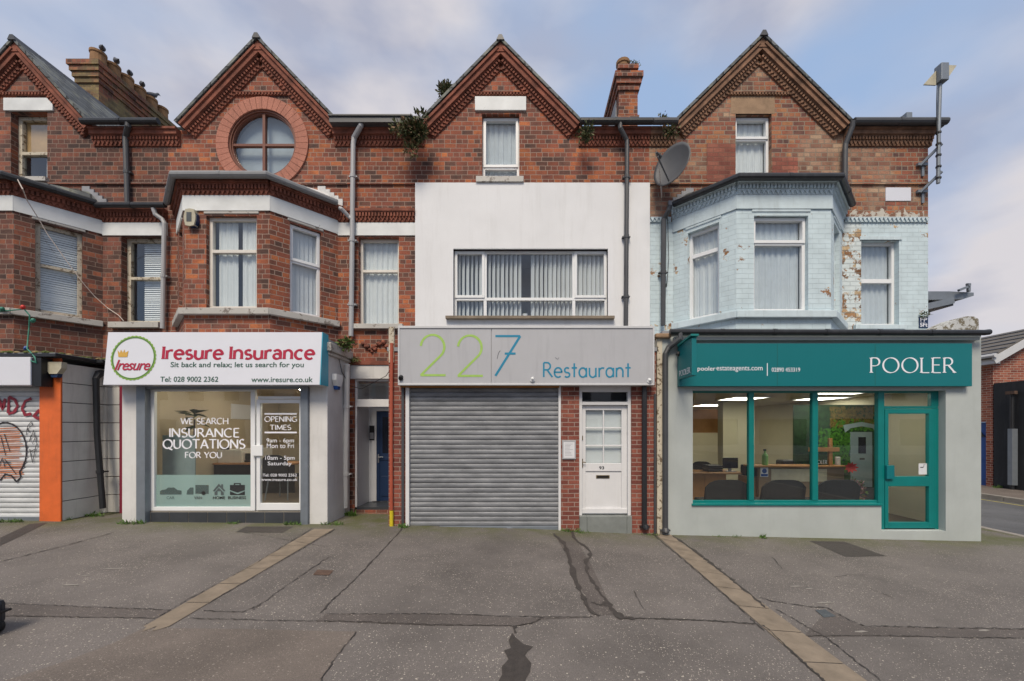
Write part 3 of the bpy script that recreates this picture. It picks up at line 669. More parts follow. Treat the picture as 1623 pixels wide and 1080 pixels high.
for pts, wd in SE:
    f2 = []
    for a, b in zip(pts, pts[1:]): f2 += subdiv(a, b, max(1, int(math.dist(a, b)/4)))[:-1]
    f2.append(pts[-1]); P = [G(x, y, .0075) for x, y in f2]
    ws = [wd*(F and (p.y + D))/F*random.choice((.25,.5,.6,.8,.9,1.3)) for p in P]; P = [p + Vector((random.uniform(-.010,.010), random.uniform(-.010,.010), 0)) for p in P]
    sm.ribbon(P, ws, (0,0,1))
sm.build('tar_seam', M['tar'], pave)
st = MB(); o_ = [(812,1004), (818,1012), (830,1022), (845,1026), (836,1034), (832,1040), (842,1052), (840,1066), (834,1076), (826,1100), (822,1130), (770,1130), (786,1088), (796,1070), (795,1058), (806,1046), (799,1032), (810,1028), (806,1016)]
gpoly(st, o_, .0045); st.build('damp_stain', M['tar'], pave)
mc = MB(); gpoly(mc, [(1292,968), (1308,967), (1325,978), (1306,980)], .006); tag(mc.build('inspection_cover', M['grey_blue']), 'small grey-blue iron cover set in the pavement beside the right concrete strip', 'cover')
mc = MB(); gpoly(mc, [(503,904), (529,905), (521,913), (496,912)], .006); tag(mc.build('inspection_cover', M['rust']), 'small rusty brown cover in the pavement near the left concrete strip', 'cover')
lt = MB()
for px, py, s in ((137,913,.05),(112,928,.10),(180,902,.13),(1283,934,.05),(1262,930,.08),(1308,956,.10),(1470,901,.05),(1365,1002,.07),(1560,1000,.06),(257,851,.03),(277,858,.03),(1017,1067,.03),(381,916,.02),(1185,880,.02)):
    p = G(px, py, .005); lt.face([p + Vector((-s,-.01,0)), p + Vector((-s*.2,-.016,0)), p + Vector((s,.0,0)), p + Vector((s*.4,.018,0)), p + Vector((-s*.7,.008,0))])
lt.build('chalk_scrape', M['kerb'], pave)
# ------------------------------------------------------------------ the terrace
F0 = front(0.0); BY = -.83; SY = -.88
ZE = Z(205); ZG = 7.60
P0, P1, P2, P3, P4 = -11.4, -6.94, X(659), X(1029), X(1471)
UP, DN, FN = (0,0,1), (0,0,-1), (0,-1,0)
def make_house(label, x0, x1, zb, gc, gh, ga, mats, tmat, holes, sash_spec, gut_segs, verge='slate'):
    """terraced house: front wall with a steep gable, roofs, mouldings; returns the Empty"""
    h = thing('terraced_house', label, 'house', ((x0+x1)/2, 0, gz((x0+x1)/2)), 'houses of the brick terrace')
    zc = ZE - .02
    outer = [(x0, zb), (x1, zb), (x1, zc), (gc+gh, zc), (gc, ga-.05), (gc-gh, zc), (x0, zc)]
    m = MB(); wall(m, F0, outer, [q for q in holes], .17); m.build('wall', mats, h)
    # roofs
    r = MB(); th = .05; sl = (ga - ZG)/gh; ln = math.hypot(gh, ga-ZG)
    for s in (-1, 1):
        a = Vector((s*gh, 0, ZG-ga)).normalized(); up = Vector((0,1,0)).cross(a) * (1 if s < 0 else -1)
        if up.z < 0: up = -up
        r.obox((gc, 0, ga), a, (0,1,0), up, (.0 if s < 0 else .03), ln+.06, -.17, 3.2, -.012, .035)
    sd_, sn_ = Vector((0,4.1,2.5)).normalized(), Vector((0,-2.5,4.1)).normalized()
    for xa_, xb_, t0_ in ((x0, gc-gh, 0), (gc-gh+.001, gc+gh-.001, 3.4), (gc+gh, x1, 0)): r.obox((xa_, .06, ZE+.06), (1,0,0), sd_, sn_, 0, xb_-xa_, t0_, 4.65, -.03, .02)
    r.obox((x0, 4.0, ZE+.03+2.5), (1,0,0), Vector((0,4.1,-2.5)).normalized(), Vector((0,2.5,4.1)).normalized(), .0, x1-x0, .04, 4.8, -.03, .02)
    rf = r.build('roof', M['slate'], h)
    rt = MB()
    for i in range(8):
        y = -.19 + i*.42
        rt.prism([(-.075,-.075), (.075,-.075), (.03,.02), (-.03,.02)], (gc, y, ga+.045), (1,0,0), UP, FN, .405)
    rt.build('ridge_tile', M['dark_pipe'], rf)
    # gable mouldings
    t = MB(); rk = [('band', .13, .12), ('dent', .08, .085), ('zig', .075, .05)]
    for s in (-1, 1):
        d = Vector((-s*gh, 0, ga-ZG)).normalized(); dn = Vector((-s*(ga-ZG), 0, -gh)).normalized()
        if dn.z > 0: dn = -dn
        tan = (ga-ZG)/gh
        trim_run(t, Vector((gc + s*gh, 0, ZG-.045)) - d*.0, d, FN, ln-.03, rk, dn, .003 if s > 0 else 0, taper=tan)
    t.prism([(-.17,-.185), (.17,-.185), (.0,-.01)], (gc, -.135, ga-.02), (1,0,0), UP, FN, .1)
    zs = Z(148.5); wdt = (ga - zs - .42)/sl
    trim_run(t, (gc-wdt, 0, zs), (1,0,0), FN, 2*wdt, [('dent', .05, .045)], DN)
    t.build('gable_moulding', tmat, h)
    for i, (a, b) in enumerate(gut_segs):
        e = MB(); trim_run(e, (a, 0, ZE-.045), (1,0,0), FN, b-a, EAVE_ROWS, DN, .0015); e.build('eaves_moulding', tmat, h)
    st = MB(); k0 = x0
    st.box(x0+.002, x1-.002, -.035, .02, Z(293.5), Z(290)); st.build('string_course', mats, h)
    return h, rf
def bay(h, wl, fl, fr, wr, zb, zs0, zs1, wz0, wz1, zf0, zf1, ztop, wmat, tmat, fmat, smat, fwin, lwin, rwin, gmat, roofmat, band_solid=True):
    faces = []
    for (ax, ay), (bx, by), win in (((wl,0),(fl,BY),lwin), ((fl,BY),(fr,BY),fwin), ((fr,BY),(wr,0),rwin)):
        d = Vector((bx-ax, by-ay, 0)); faces.append((PF((ax, ay, 0), d), d.length, win))
    m = MB(); bd = MB(); tr = MB(); si = MB()
    wins = []
    for i, (pf, l, win) in enumerate(faces):
        hs = []
        if win:
            t0, t1 = win[0]*l, win[1]*l; hs = [rect(t0, t1, wz0, wz1)]; wins.append((pf, t0, t1, win[2]))
        wall(m, pf, rect(0, l, zb, ztop), hs, .17)
        e = .012*(i == 1)
        pf.box(bd, -.012, l+.012, zf0, zf1, -.02, .022 + e*.2)
        if win:                                                         # shaped lintel under the band
            lt_ = MB(); pf.box(lt_, t0-.04, t1+.04, zf0-.05, zf0-.001, -.06, .016); lt_.build('lintel', smat, h, bevel=.012)
        trim_run(tr, pf.p(-.01, zf1+.178), pf.u, pf.n, l+.02, BAY_ROWS, DN, .002*i)
        pf.box(tr, -.02, l+.02, zf1+.18, ztop+.02, -.04, .11 + .002*i)
        pf.box(si, -.03 if i else 0, l+.03 if i < 2 else l, zs0, zs1, -.05, .085 + .002*i)
    b = m.build('bay', wmat, h)
    bd.build('band', fmat, b); tr.build('bay_moulding', tmat, b); si.build('sill', smat, b, bevel=.008)
    g = MB(); o = .17
    pts = [(wl-.06, -.17), (fl-.05, BY-o), (fr+.05, BY-o), (wr+.06, -.17)]
    gutter_run(g, [(x, y, ztop+.02) for x, y in pts], .055); g.build('gutter', gmat, b)
    r = MB(); zt = ztop + .04; top = [(wl+.25, 0, zt+.28), (wr-.25, 0, zt+.28)]
    B4 = [(wl-.05, -.12, zt), (fl-.03, BY-.13, zt), (fr+.03, BY-.13, zt), (wr+.05, -.12, zt)]
    r.face([B4[0], B4[1], top[0]]); r.face([B4[1], B4[2], top[1], top[0]]); r.face([B4[2], B4[3], top[1]]); r.face([B4[3], B4[2], B4[1], B4[0]])
    r.build('bay_roof', roofmat, b)
    pass                                                          # stepped flashing against the wall
    for s, (tx, wx) in ((-1, (wl+.25, wl-.05)), (1, (wr-.25, wr+.05))):
        fl_ = MB()
        for k in range(5):
            xx = tx + (wx-tx)*(k+.5)/5 * 1.4 - (wx-tx)*.35; z = zt + .30 - .052*k*1.2
            fl_.box(xx-.075, xx+.075, -.02-.002*k, .0, z-.05, z+.085)
        fl_.build('flashing', M['white_flash'] if roofmat == M['white_flash'] else M['lead'], b)
    return b, wins
def soft_plant_ornament(h, cx, cz, mat):
    m = MB()
    for i in range(46):
        t = random.uniform(-1, 1); a = random.uniform(0, 6.3); x = cx + t*.27; z = cz + .08*math.sin(t*4.5)*(1-abs(t)*.3) + random.uniform(-.05,.05)*(1.15-abs(t)); r = random.uniform(.018,.045)
        m.lathe((x, -.01, z), (random.uniform(-.5,.5), -1, random.uniform(-.5,.5)), [(r, 0), (r*.9, r*.6), (r*.5, r*1.1), (.001, r*1.25)], 8)
    return m.build('carved_ornament', mat, h, smooth=True)
def lintel_sill(h, pf, a0, a1, z0, z1, out, mat, name):
    m = MB(); pf.box(m, a0, a1, z0, z1, -.03, out); return m.build(name, mat, h, bevel=.006)

# house 1 (left edge)
a0, a1, z0, z1 = X(17), X(75), Z(283), Z(178)
n0, n1, nz0, nz1 = X(192), X(256), Z(512), Z(374)
H1, RF1 = make_house('dark red brick gabled house at the left end of the row, boarded attic window', P0, P1, 2.6, X(37), 1.40, Z(75), M['brick_dark'], M['terracotta'],
    [rect(a0, a1, z0, z1), rect(n0, n1, nz0, nz1)], None, [(X(150), P1)])
f = window(H1, F0, a0, a1, z0, z1, .12, .07, 'old_sash', hb=[(Z(237), .06)], cov=None, room=.6)
m = MB(); m.face([F0.p(a0+.06, Z(235), -.20), F0.p(a1-.05, Z(235), -.20), F0.p(a1-.05, z1-.05, -.20), F0.p(a0+.06, z1-.05, -.20)]); m.build('board', M['board'], f)
cover(f, F0, X(53), a1-.04, z0+.04, Z(241), -.22, 'curtain')
lintel_sill(H1, F0, X(8), X(86), Z(177), Z(157), .03, M['white_band'], 'lintel'); lintel_sill(H1, F0, X(10), X(78), Z(290), Z(283), .07, M['sill_stone'], 'sill')
f = window(H1, F0, n0, n1, nz0, nz1, .12, .07, 'old_sash', hb=[(Z(438), .055)], cov='venetian', cov_rect=(X(212), n1-.04, nz0+.04, nz1-.04))
lintel_sill(H1, F0, X(178), X(257), Z(521), Z(512), .09, M['sill_stone'], 'sill')
BZ = dict(zb=3.0, zs0=Z(500,BY), zs1=Z(490,BY), wz0=Z(489,BY), wz1=Z(342,BY), zf0=Z(335,BY), zf1=Z(311,BY), ztop=Z(289,BY))
b1, wins = bay(H1, -11.3, -10.65, X(22,BY), X(163), **BZ, wmat=M['brick_dark'], tmat=M['terracotta'], fmat=M['white_band'], smat=M['sill_stone'],
    fwin=None, lwin=None, rwin=(.22,.75,'venetian'), gmat=M['black_pipe'], roofmat=M['slate'])
for pf, t0, t1, k in wins: window(H1, pf, t0, t1, BZ['wz0'], BZ['wz1'], .08, .06, 'old_sash', hb=[((BZ['wz0']+BZ['wz1'])/2+.06, .05)], cov=k, room=.34)
def wall_band(h, x0, x1, fmat, tmat, zt=None):
    m = MB(); m.box(x0, x1, -.022, .02, Z(374), Z(354)); m.build('band', fmat, h)
    t = MB(); trim_run(t, (x0, 0, Z(338.5)), (1,0,0), FN, x1-x0, BAY_ROWS, DN); t.box(x0, x1, -.095, .02, Z(338.3), Z(334)); t.build('moulding', tmat, h)
wall_band(H1, X(164), P1, M['white_band'], M['terracotta'])
g = MB(); gutter_run(g, [(X(166), -.17, Z(333)), (P1+.1, -.17, Z(333))], .05); g.build('gutter', M['black_pipe'], H1); g = MB(); gutter_run(g, [(X(147), -.2, ZE), (P1, -.2, ZE)], .055); g.build('gutter', M['black_pipe'], H1)
d = MB(); downpipe(d, [(X(203,-.2), -.2, ZE), (X(203,-.2), -.2, Z(212)), (X(200,-.06), -.07, Z(222)), (X(203,-.06), -.07, Z(331))], .040); d.build('downpipe', M['dark_pipe'], H1)
d = MB(); downpipe(d, [(X(243,-.15), -.15, Z(337)), (X(245,-.15), -.13, Z(346)), (X(259,-.07), -.09, Z(352)), (X(262,-.07), -.09, Z(358)), (X(259,-.07), -.09, Z(523))], .038); d.build('downpipe', M['silver_pipe'], H1)
soft_plant_ornament(H1, -9.0, Z(540,-.6), M['terracotta'])
# house 2
a0, a1, nz0, nz1 = X(568), X(632), Z(515), Z(376)
rc = (X(416.5), Z(228))
H2, RF2 = make_house('red brick gabled house with a round attic window above a canted bay', P1, P2, 2.9, X(415.5), 1.51, Z(72), M['brick'], M['terracotta'],
    [circ(*rc, .655, 48), rect(a0, a1, nz0, nz1)], None, [(P1, X(287)), (X(531), P2)])
m = MB()
for i in range(44):
    t0, t1 = 2*math.pi*(i+.03)/44, 2*math.pi*(i+.97)/44
    m.prism([(math.cos(t)*r, math.sin(t)*r) for r, t in ((.66,t0), (.895,t0), (.895,t1), (.66,t1))], F0.p(*rc, .03), (1,0,0), UP, FN, .06)
m.build('brick_ring', M['ring_brick'], H2)
m = MB(); N = 48
for r0, r1, o0, o1 in ((.625,.66,-.10,-.0), (.60,.625,-.10,-.025)):
    for i in range(N):
        t0, t1 = 2*math.pi*i/N, 2*math.pi*(i+1)/N
        m.prism([(math.cos(t)*r, math.sin(t)*r) for r, t in ((r0,t0), (r1,t0), (r1,t1), (r0,t1))], F0.p(*rc, o1), (1,0,0), UP, FN, o1-o0)
F0.box(m, rc[0]-.026, rc[0]+.026, rc[1]-.605, rc[1]+.605, -.10, -.03); F0.box(m, rc[0]-.605, rc[0]-.027, rc[1]-.022, rc[1]+.022, -.10, -.033); F0.box(m, rc[0]+.027, rc[0]+.605, rc[1]-.022, rc[1]+.022, -.10, -.033)
f = m.build('round_window', M['brown_frame'], H2)
m = MB(); m.face([F0.p(x, z, -.07) for x, z in circ(*rc, .615, 40)]); m.build('pane', M['glass'], f)
m = MB(); m.face([F0.p(x, z, -.20) for x, z in circ(*rc, .64, 40)]); m.build('blind', plain('grey_roller_blind', '#a9b5bd', .8), f)
f = window(H2, F0, a0, a1, nz0, nz1, .10, .05, 'pvc_cream', hb=[(Z(427), .05)], cov='curtain')
lintel_sill(H2, F0, X(558), X(640), Z(522.5), Z(515), .09, M['sill_stone'], 'sill')
FW = (X(327,BY), X(407,BY)); fl2, fr2 = X(292,BY), X(428,BY); wf = fr2-fl2
b2, wins = bay(H2, -6.75, fl2, fr2, X(536), **BZ, wmat=M['brick'], tmat=M['terracotta'], fmat=M['white_band'], smat=M['sill_stone'],
    fwin=((FW[0]-fl2)/wf, (FW[1]-fl2)/wf, 'curtain_split'), lwin=(.25,.75,'curtain'), rwin=(.27,.73,'vblind'), gmat=M['grey_pipe'], roofmat=M['white_flash'])
for i, (pf, t0, t1, k) in enumerate(wins):
    zz0, zz1 = BZ['wz0'], BZ['wz1']; zt = Z(396,BY)
    window(H2, pf, t0, t1, zz0, zz1, .07, .055, 'pvc_cream' if i < 2 else 'pvc', hb=[(zt if i < 2 else zt-.07, .055)], cov=k, room=.34, sash=[] if i < 2 else [(t0+.01, t1-.01, zt-.06, zz1-.01)])
wall_band(H2, X(536), P2, M['white_band'], M['terracotta'])
g = MB(); g.box(X(532), P2, -.26, -.14, ZE-.06, ZE+.06); g.box(X(531), P2+.01, -.285, -.13, ZE+.045, ZE+.07); g.build('gutter', M['dark_pipe'], H2)
d = MB(); downpipe(d, [(X(573,-.2), -.2, ZE-.04), (X(572,-.2), -.2, Z(212)), (X(561,-.1), -.09, Z(224)), (X(559.5,-.1), -.09, Z(234)), (X(556,-.1), -.09, Z(535))], .045)
d.tube([(X(538,-.2), -.2, Z(330,-.2)), (X(541,-.2), -.2, Z(340)), (X(553,-.1), -.1, Z(348)), (X(557,-.1), -.1, Z(351))], .035); d.build('downpipe', M['silver_pipe'], H2)
soft_plant_ornament(H2, X(597), Z(549), M['terracotta'])
# house 3
w0, w1, wz0, wz1 = X(719), X(963), Z(505), Z(396); a0, a1, z0, z1 = X(764), X(823), Z(283), Z(181)
H3, RF3 = make_house('red brick gabled house with a white rendered first floor above a roller shutter', P2, P3, 2.7, X(794), 1.51, Z(75), M['brick'], M['terracotta'],
    [rect(a0, a1, z0, z1), rect(w0-.0, w1+.0, wz0, wz1)], None, [(P2, X(673)), (X(917), P3)])
f = window(H3, F0, a0, a1, z0, z1, .10, .05, 'pvc', hb=[(Z(262), .05)], cov='curtain_grey', sash=[(a0+.02, a1-.02, Z(261), z1-.02)])
lintel_sill(H3, F0, X(753), X(834), Z(177), Z(155), .035, M['white_band'], 'lintel'); lintel_sill(H3, F0, X(755), X(830), Z(292), Z(283), .08, M['sill_stone'], 'sill')
RW = PF((0,-.045,0), (1,0,0)); m = MB(); wall(m, RW, rect(P2+.0, P3-.0, 2.75, Z(292)), [rect(w0, w1, wz0, wz1)], .14)
m.face([RW.p(P2,2.75), RW.p(P2,Z(292)), F0.p(P2,Z(292)), F0.p(P2,2.75)]); m.face([RW.p(P3,2.75), F0.p(P3,2.75), F0.p(P3,Z(292)), RW.p(P3,Z(292))]); m.face([RW.p(P2,Z(292)), RW.p(P3,Z(292)), F0.p(P3,Z(292)), F0.p(P2,Z(292))])
m.build('render', M['render_white'], H3)
v1, v2, zt = X(768.5), X(910), Z(473)
f = window(H3, RW, w0, w1, wz0, wz1, .10, .05, 'pvc', hb=[(zt, .055)], vb=[(v1, .06), (v2, .06)], cov='vblind_open', gap=X(833), sash=[(w0+.015, v1-.01, zt+.02, wz1-.015), (v2+.01, w1-.015, zt+.02, wz1-.015)], room=.8)
lintel_sill(H3, RW, X(708), X(972), Z(508), Z(503.5), .09, M['concrete'], 'sill')
m = MB(); p = F0.p(X(832), wz0+.05, -.20); m.lathe(p, UP, [(.04,0),(.055,.09),(.05,.09)], 12); f2 = m.build('flower_pot', M['pvc'], loc=p); tag(f2, 'small white pot with a spiky plant behind the wide first floor window', 'flower pot')
m = MB(); [m.face([p + Vector((0,0,.08)), p + Vector((math.cos(a)*.03, math.sin(a)*.02, .13)), p + Vector((math.cos(a)*.09, math.sin(a)*.03, .2+.05*random.random())), p + Vector((math.cos(a+.3)*.02, 0, .12))]) for a in [i*.7 for i in range(9)]]; m.build('leaves', M['leaf1'], f2)
g = MB(); gutter_run(g, [(X(918), -.2, ZE), (P3, -.2, ZE)], .06); g.build('gutter', M['black_pipe'], H3)
g = MB(); g.box(P2+.02, X(672), -.26, -.14, ZE-.06, ZE+.06); g.build('gutter', M['dark_pipe'], H3)
d = MB(); downpipe(d, [(X(983,-.2), -.2, ZE), (X(983,-.2), -.2, Z(216)), (X(993,-.1), -.12, Z(230)), (X(993.5,-.1), -.12, Z(240)), (X(991.5,-.1), -.12, Z(520))], .042); d.build('downpipe', M['dark_pipe'], H3)
# house 4
a0, a1, z0, z1 = X(1166), X(1223), Z(283), Z(181); n0, n1, nz0, nz1 = X(1365), X(1425), Z(516), Z(381)
zsplit = Z(352)
H4, RF4 = make_house('weathered buff and red brick house at the right end, first floor painted pale blue', P3, P4, zsplit, X(1202.5), 1.655, Z(68), M['brick_buff'], M['terracotta_buff'],
    [rect(a0, a1, z0, z1)], None, [(P3, X(1070)), (X(1336), P4+.05)])
m = MB(); xp = X(1334); wall(m, F0, [(P3, 2.7), (P4, 2.7), (P4, zsplit), (P3, zsplit)], [[(xp, 2.9), (n0, 2.9), (n0, zsplit-.02), (xp, zsplit-.02)], rect(n0+.001, n1, nz0, nz1)], .17); m.build('painted_wall', M['brick_blue'], H4)
m = MB(); wall(m, F0, [(xp, 2.9), (n0, 2.9), (n0, zsplit-.02), (xp, zsplit-.02)]); m.build('peeling_wall', M['brick_peel'], H4)
m = MB(); m.face([(P4,0,-.3), (P4,8.1,-.3), (P4,8.1,ZE), (P4,4,10.0), (P4,0,ZE)]); m.face([(P4,8.1,-.3), (P0,8.1,-.3), (P0,8.1,ZE), (P4,8.1,ZE)]); m.build('side_wall', M['brick_buff'], H4)
f = window(H4, F0, a0, a1, z0, z1, .10, .05, 'pvc', hb=[(Z(216), .06)], cov='curtain', sash=[(a0+.015, a1-.015, Z(216), z1-.015)])
lintel_sill(H4, F0, X(1158), X(1228), Z(181), Z(153), .0045, M['stone'], 'lintel')
f = window(H4, F0, n0, n1, nz0, nz1, .10, .055, 'pvc', hb=[(Z(443), .08)], cov='curtain_grey')
lintel_sill(H4, F0, X(1352), X(1432), Z(523), Z(516), .07, M['paint_blue'], 'sill'); lintel_sill(H4, F0, n0-.03, n1+.05, Z(381), Z(375), .02, M['paint_blue'], 'lintel')
B4Z = dict(zb=3.0, zs0=Z(505,BY), zs1=Z(494,BY), wz0=Z(493,BY), wz1=Z(342,BY), zf0=Z(332,BY), zf1=Z(310,BY), ztop=Z(292,BY))
FW = (X(1195,BY), X(1281,BY)); fl4, fr4 = X(1167,BY), X(1317,BY); wf = fr4-fl4
b4, wins = bay(H4, X(1067), fl4, fr4, X(1335), **B4Z, wmat=M['brick_blue'], tmat=M['paint_blue'], fmat=M['paint_blue'], smat=M['paint_blue'],
    fwin=((FW[0]-fl4)/wf, (FW[1]-fl4)/wf, 'curtain_grey'), lwin=(.25,.75,'curtain'), rwin=(.25,.75,'curtain'), gmat=M['black_pipe'], roofmat=M['slate'])
for i, (pf, t0, t1, k) in enumerate(wins):
    zz0, zz1 = B4Z['wz0'], B4Z['wz1']; zt = Z(383,BY)
    window(H4, pf, t0, t1, zz0, zz1, .08, .055, 'pvc', hb=[(zt, .07)], cov=k, room=.34, sash=[(t0+.01, t1-.01, zt, zz1-.01)] if i == 1 else [])
t = MB(); trim_run(t, (X(1338), 0, Z(346)), (1,0,0), FN, P4-X(1338)-.02, [('zig', .085, .05)], DN); t.build('moulding', M['paint_blue'], H4); t = MB(); trim_run(t, (P3+.01, 0, Z(346)), (1,0,0), FN, X(1062)-P3, [('zig', .085, .05)], DN); t.build('moulding', M['paint_blue'], H4)
t = MB(); k_ = 40; up_e = [(X(1336) + (X(1462)-X(1336))*i/k_, Z(337 + 5*math.sin(i*.9)*math.sin(i*.37) + random.uniform(-3,3))) for i in range(k_+1)]
t.prism([(X(1462), Z(347)), *up_e[::-1], (X(1336), Z(347))], (0,-.03,0), (1,0,0), UP, FN, .028)
t.build('crumbling_render', flaky('crumbling_render', '#bcb8ae', '#7a5a48', .5, 8, .9), H4)
m = MB(); m.box(X(1403), X(1443), -.012, .03, Z(319), Z(298)); m.build('plaque', M['sign_white'], H4)
g = MB(); gutter_run(g, [(P3+.01, -.2, ZE), (X(1068), -.2, ZE)], .06); g.build('gutter', M['dark_pipe'], H4); g = MB(); gutter_run(g, [(X(1340), -.2, ZE), (P4+.16, -.2, ZE)], .062); g.box(X(1340), P4+.16, -.15, -.05, ZE-.05, ZE+.05); g.build('gutter', M['dark_pipe'], H4)
d = MB(); downpipe(d, [(X(1062,-.2), -.2, Z(336)), (X(1060,-.2), -.2, Z(343)), (X(1052,-.1), -.1, Z(352)), (X(1051,-.1), -.1, Z(518))], .045); d.build('downpipe', M['dark_pipe'], H4)
d = MB(); downpipe(d, [(X(1352,-.2), -.2, ZE), (X(1352,-.2), -.18, Z(213)), (X(1340,-.1), -.1, Z(235)), (X(1339.5,-.1), -.1, Z(244)), (X(1339,-.1), -.1, Z(310)), (X(1343,-.15), -.16, Z(325))], .045); d.build('downpipe', M['dark_pipe'], H4)
NB = brickmat('newer_red_brick', [(0, lin('#83493d')), (.5, lin('#925546')), (1, lin('#a06452'))], '#7d5a4c', soot=.3, sq=200)
for q in ((1120,1165.5,288,228), (1224,1264,288,250)): m = MB(); m.box(X(q[0]), X(q[1]), -.006, .01, Z(q[2]), Z(q[3])); m.build('brick_repair', NB, H4)

# ------------------------------------------------------------------ chimneys (parts of the roofs) and pots
def chimney(rf, x0, x1, y0, y1, zb, zt, mat, corb=4, name='chimney', capmat=None):
    m = MB(); m.box(x0, x1, y0, y1, zb, zt-.62)
    for i in range(corb):
        e = .035*(i+1); m.box(x0-e, x1+e, y0-e, y1+e, zt-.62+i*.13, zt-.62+(i+1)*.13-.002)
    m.box(x0-.02, x1+.02, y0-.02, y1+.02, zt-.10+.0, zt); m.box(x0-.03, x1+.03, y0-.03, y1+.03, zb+.9, zb+1.02)
    return m.build(name, mat, rf)
lc = chimney(RF1, -11.68, -11.12, 2.65, 5.0, 8.0, 11.35, brickmat('mossy_chimney_brick', [(0, lin('#5a3a32')), (.5, lin('#8a5240')), (1, lin('#a56a4c'))], '#7c6a54', soot=.3, patch=[(0, lin('#6d5f42')), (1, lin('#8f7d55'))]))
pots = []
for i in range(6):
    m = MB(); y = 2.9 + i*.37; m.lathe((-11.4, y, 11.34), UP, [(.17,0), (.155,.34), (.175,.36), (.175,.42), (.13,.42), (.12,.30), (.0,.29)], 16); pots.append((-11.4, y, 11.76)); m.build('chimney_pot', M['pot'], RF1)
c2 = chimney(RF3, 2.19, 2.63, 1.55, 4.6, 8.0, 10.22, M['brick'], 3)
m = MB(); m.lathe((2.36, 1.85, 10.2), UP, [(.155,0), (.145,.24), (.165,.26), (.165,.33), (.12,.33), (.11,.2), (0,.19)], 16); m.build('chimney_pot', M['pot'], RF3)
m = MB(); m.box(2.16, 2.185, 1.75, 4.5, 8.1, 9.55); m.build('flashing', M['lead'], RF3)
c3 = chimney(RF2, P2-.25, P2+.22, 2.8, 4.6, 8.0, 10.35, M['brick'], 2)
plant('chimney_plant', 'leafy bush growing out of the chimney top behind the middle gable', (P2+.0, 2.85, 10.62), (.30,.28,.26), 800, .11, group='wild plants rooted in the roof line')
plant('chimney_plant', 'low yellow-green growth on the chimney with the single pot', (2.50, 1.62, 10.27), (.20,.16,.09), 220, .05, ('moss','leaf2','grass'), group='wild plants rooted in the roof line', stems=False)
plant('gutter_plant', 'large bush hanging from the gutter left of the middle gable', (X(659,-.35), -.35, Z(210,-.35)), (.29,.2,.30), 1500, .10, group='wild plants rooted in the roof line', droop=.2)
plant('gutter_plant', 'ferny plant in the gutter at the right foot of the middle gable', (X(928,-.3), -.3, Z(212,-.3)), (.16,.14,.17), 260, .09, ('leaf1','leaf2','leaf2'), group='wild plants rooted in the roof line', droop=.3)
plant('gutter_plant', 'drooping brown-green plant in the gutter left of the buff gable', (X(1061,-.3), -.3, Z(209,-.3)), (.13,.12,.15), 220, .085, group='wild plants rooted in the roof line', droop=.5)
plant('gutter_plant', 'small upright sprig above the gutter beside the satellite dish', (X(1050,.1), .1, Z(190,.1)), (.10,.08,.10), 90, .08, group='wild plants rooted in the roof line')
plant('ledge_fern', 'fern on the coping right of the white insurance sign', (X(548,-.5), -.5, Z(545,-.5)), (.22,.14,.11), 260, .10, ('grass','leaf2','leaf3'), group='wild plants rooted in the roof line', droop=.3)
plant('ledge_fern', 'mossy tuft on the brick ledge over the narrow blue door passage', (X(562,-.05), -.06, Z(572,0)), (.10,.07,.08), 130, .06, ('leaf2','grass','leaf3'), group='wild plants rooted in the roof line', droop=.3)
def pigeon(label, p, ang):
    p = Vector(p); d = Vector((math.cos(ang), math.sin(ang), 0)); t = thing('pigeon', label, 'pigeon', p, 'pigeons on the left chimney'); m = MB()
    pr = [(-.27,.035,.006), (-.20,.05,.022), (-.13,.07,.035), (-.06,.10,.058), (.02,.13,.070), (.08,.17,.058), (.11,.215,.036), (.13,.245,.034), (.155,.265,.034), (.18,.262,.020), (.20,.255,.006), (.225,.25,.002)]
    m.tube([p + d*a + Vector((0,0,h)) for a, h, r in pr], [r for a, h, r in pr], 10); m.build('body', M['pigeon'], t, smooth=True)
    s = d.cross(Vector(UP)); m = MB()
    for k in (-.03, .03): m.tube([p + d*.01 + s*k, p + d*.01 + s*k + Vector((0,0,.09))], .007, 6)
    m.build('leg', M['rust'], t); return t
for i, (lb, a) in enumerate((('pigeon on the nearest pot of the long left chimney', -.5), ('pigeon on the second pot from the near end of the left chimney', -.35), ('pigeon on the third pot from the near end of the left chimney', -.6), ('pigeon on the fourth pot from the near end of the left chimney', -.45))):
    q = pots[i]; pigeon(lb, (q[0]+.13, q[1]-.02, q[2]-.01), a + math.pi*.92)
pigeon('small pigeon low on the fifth pot of the left chimney', (pots[4][0]+.05, pots[4][1], pots[4][2]-.0), 1.2)
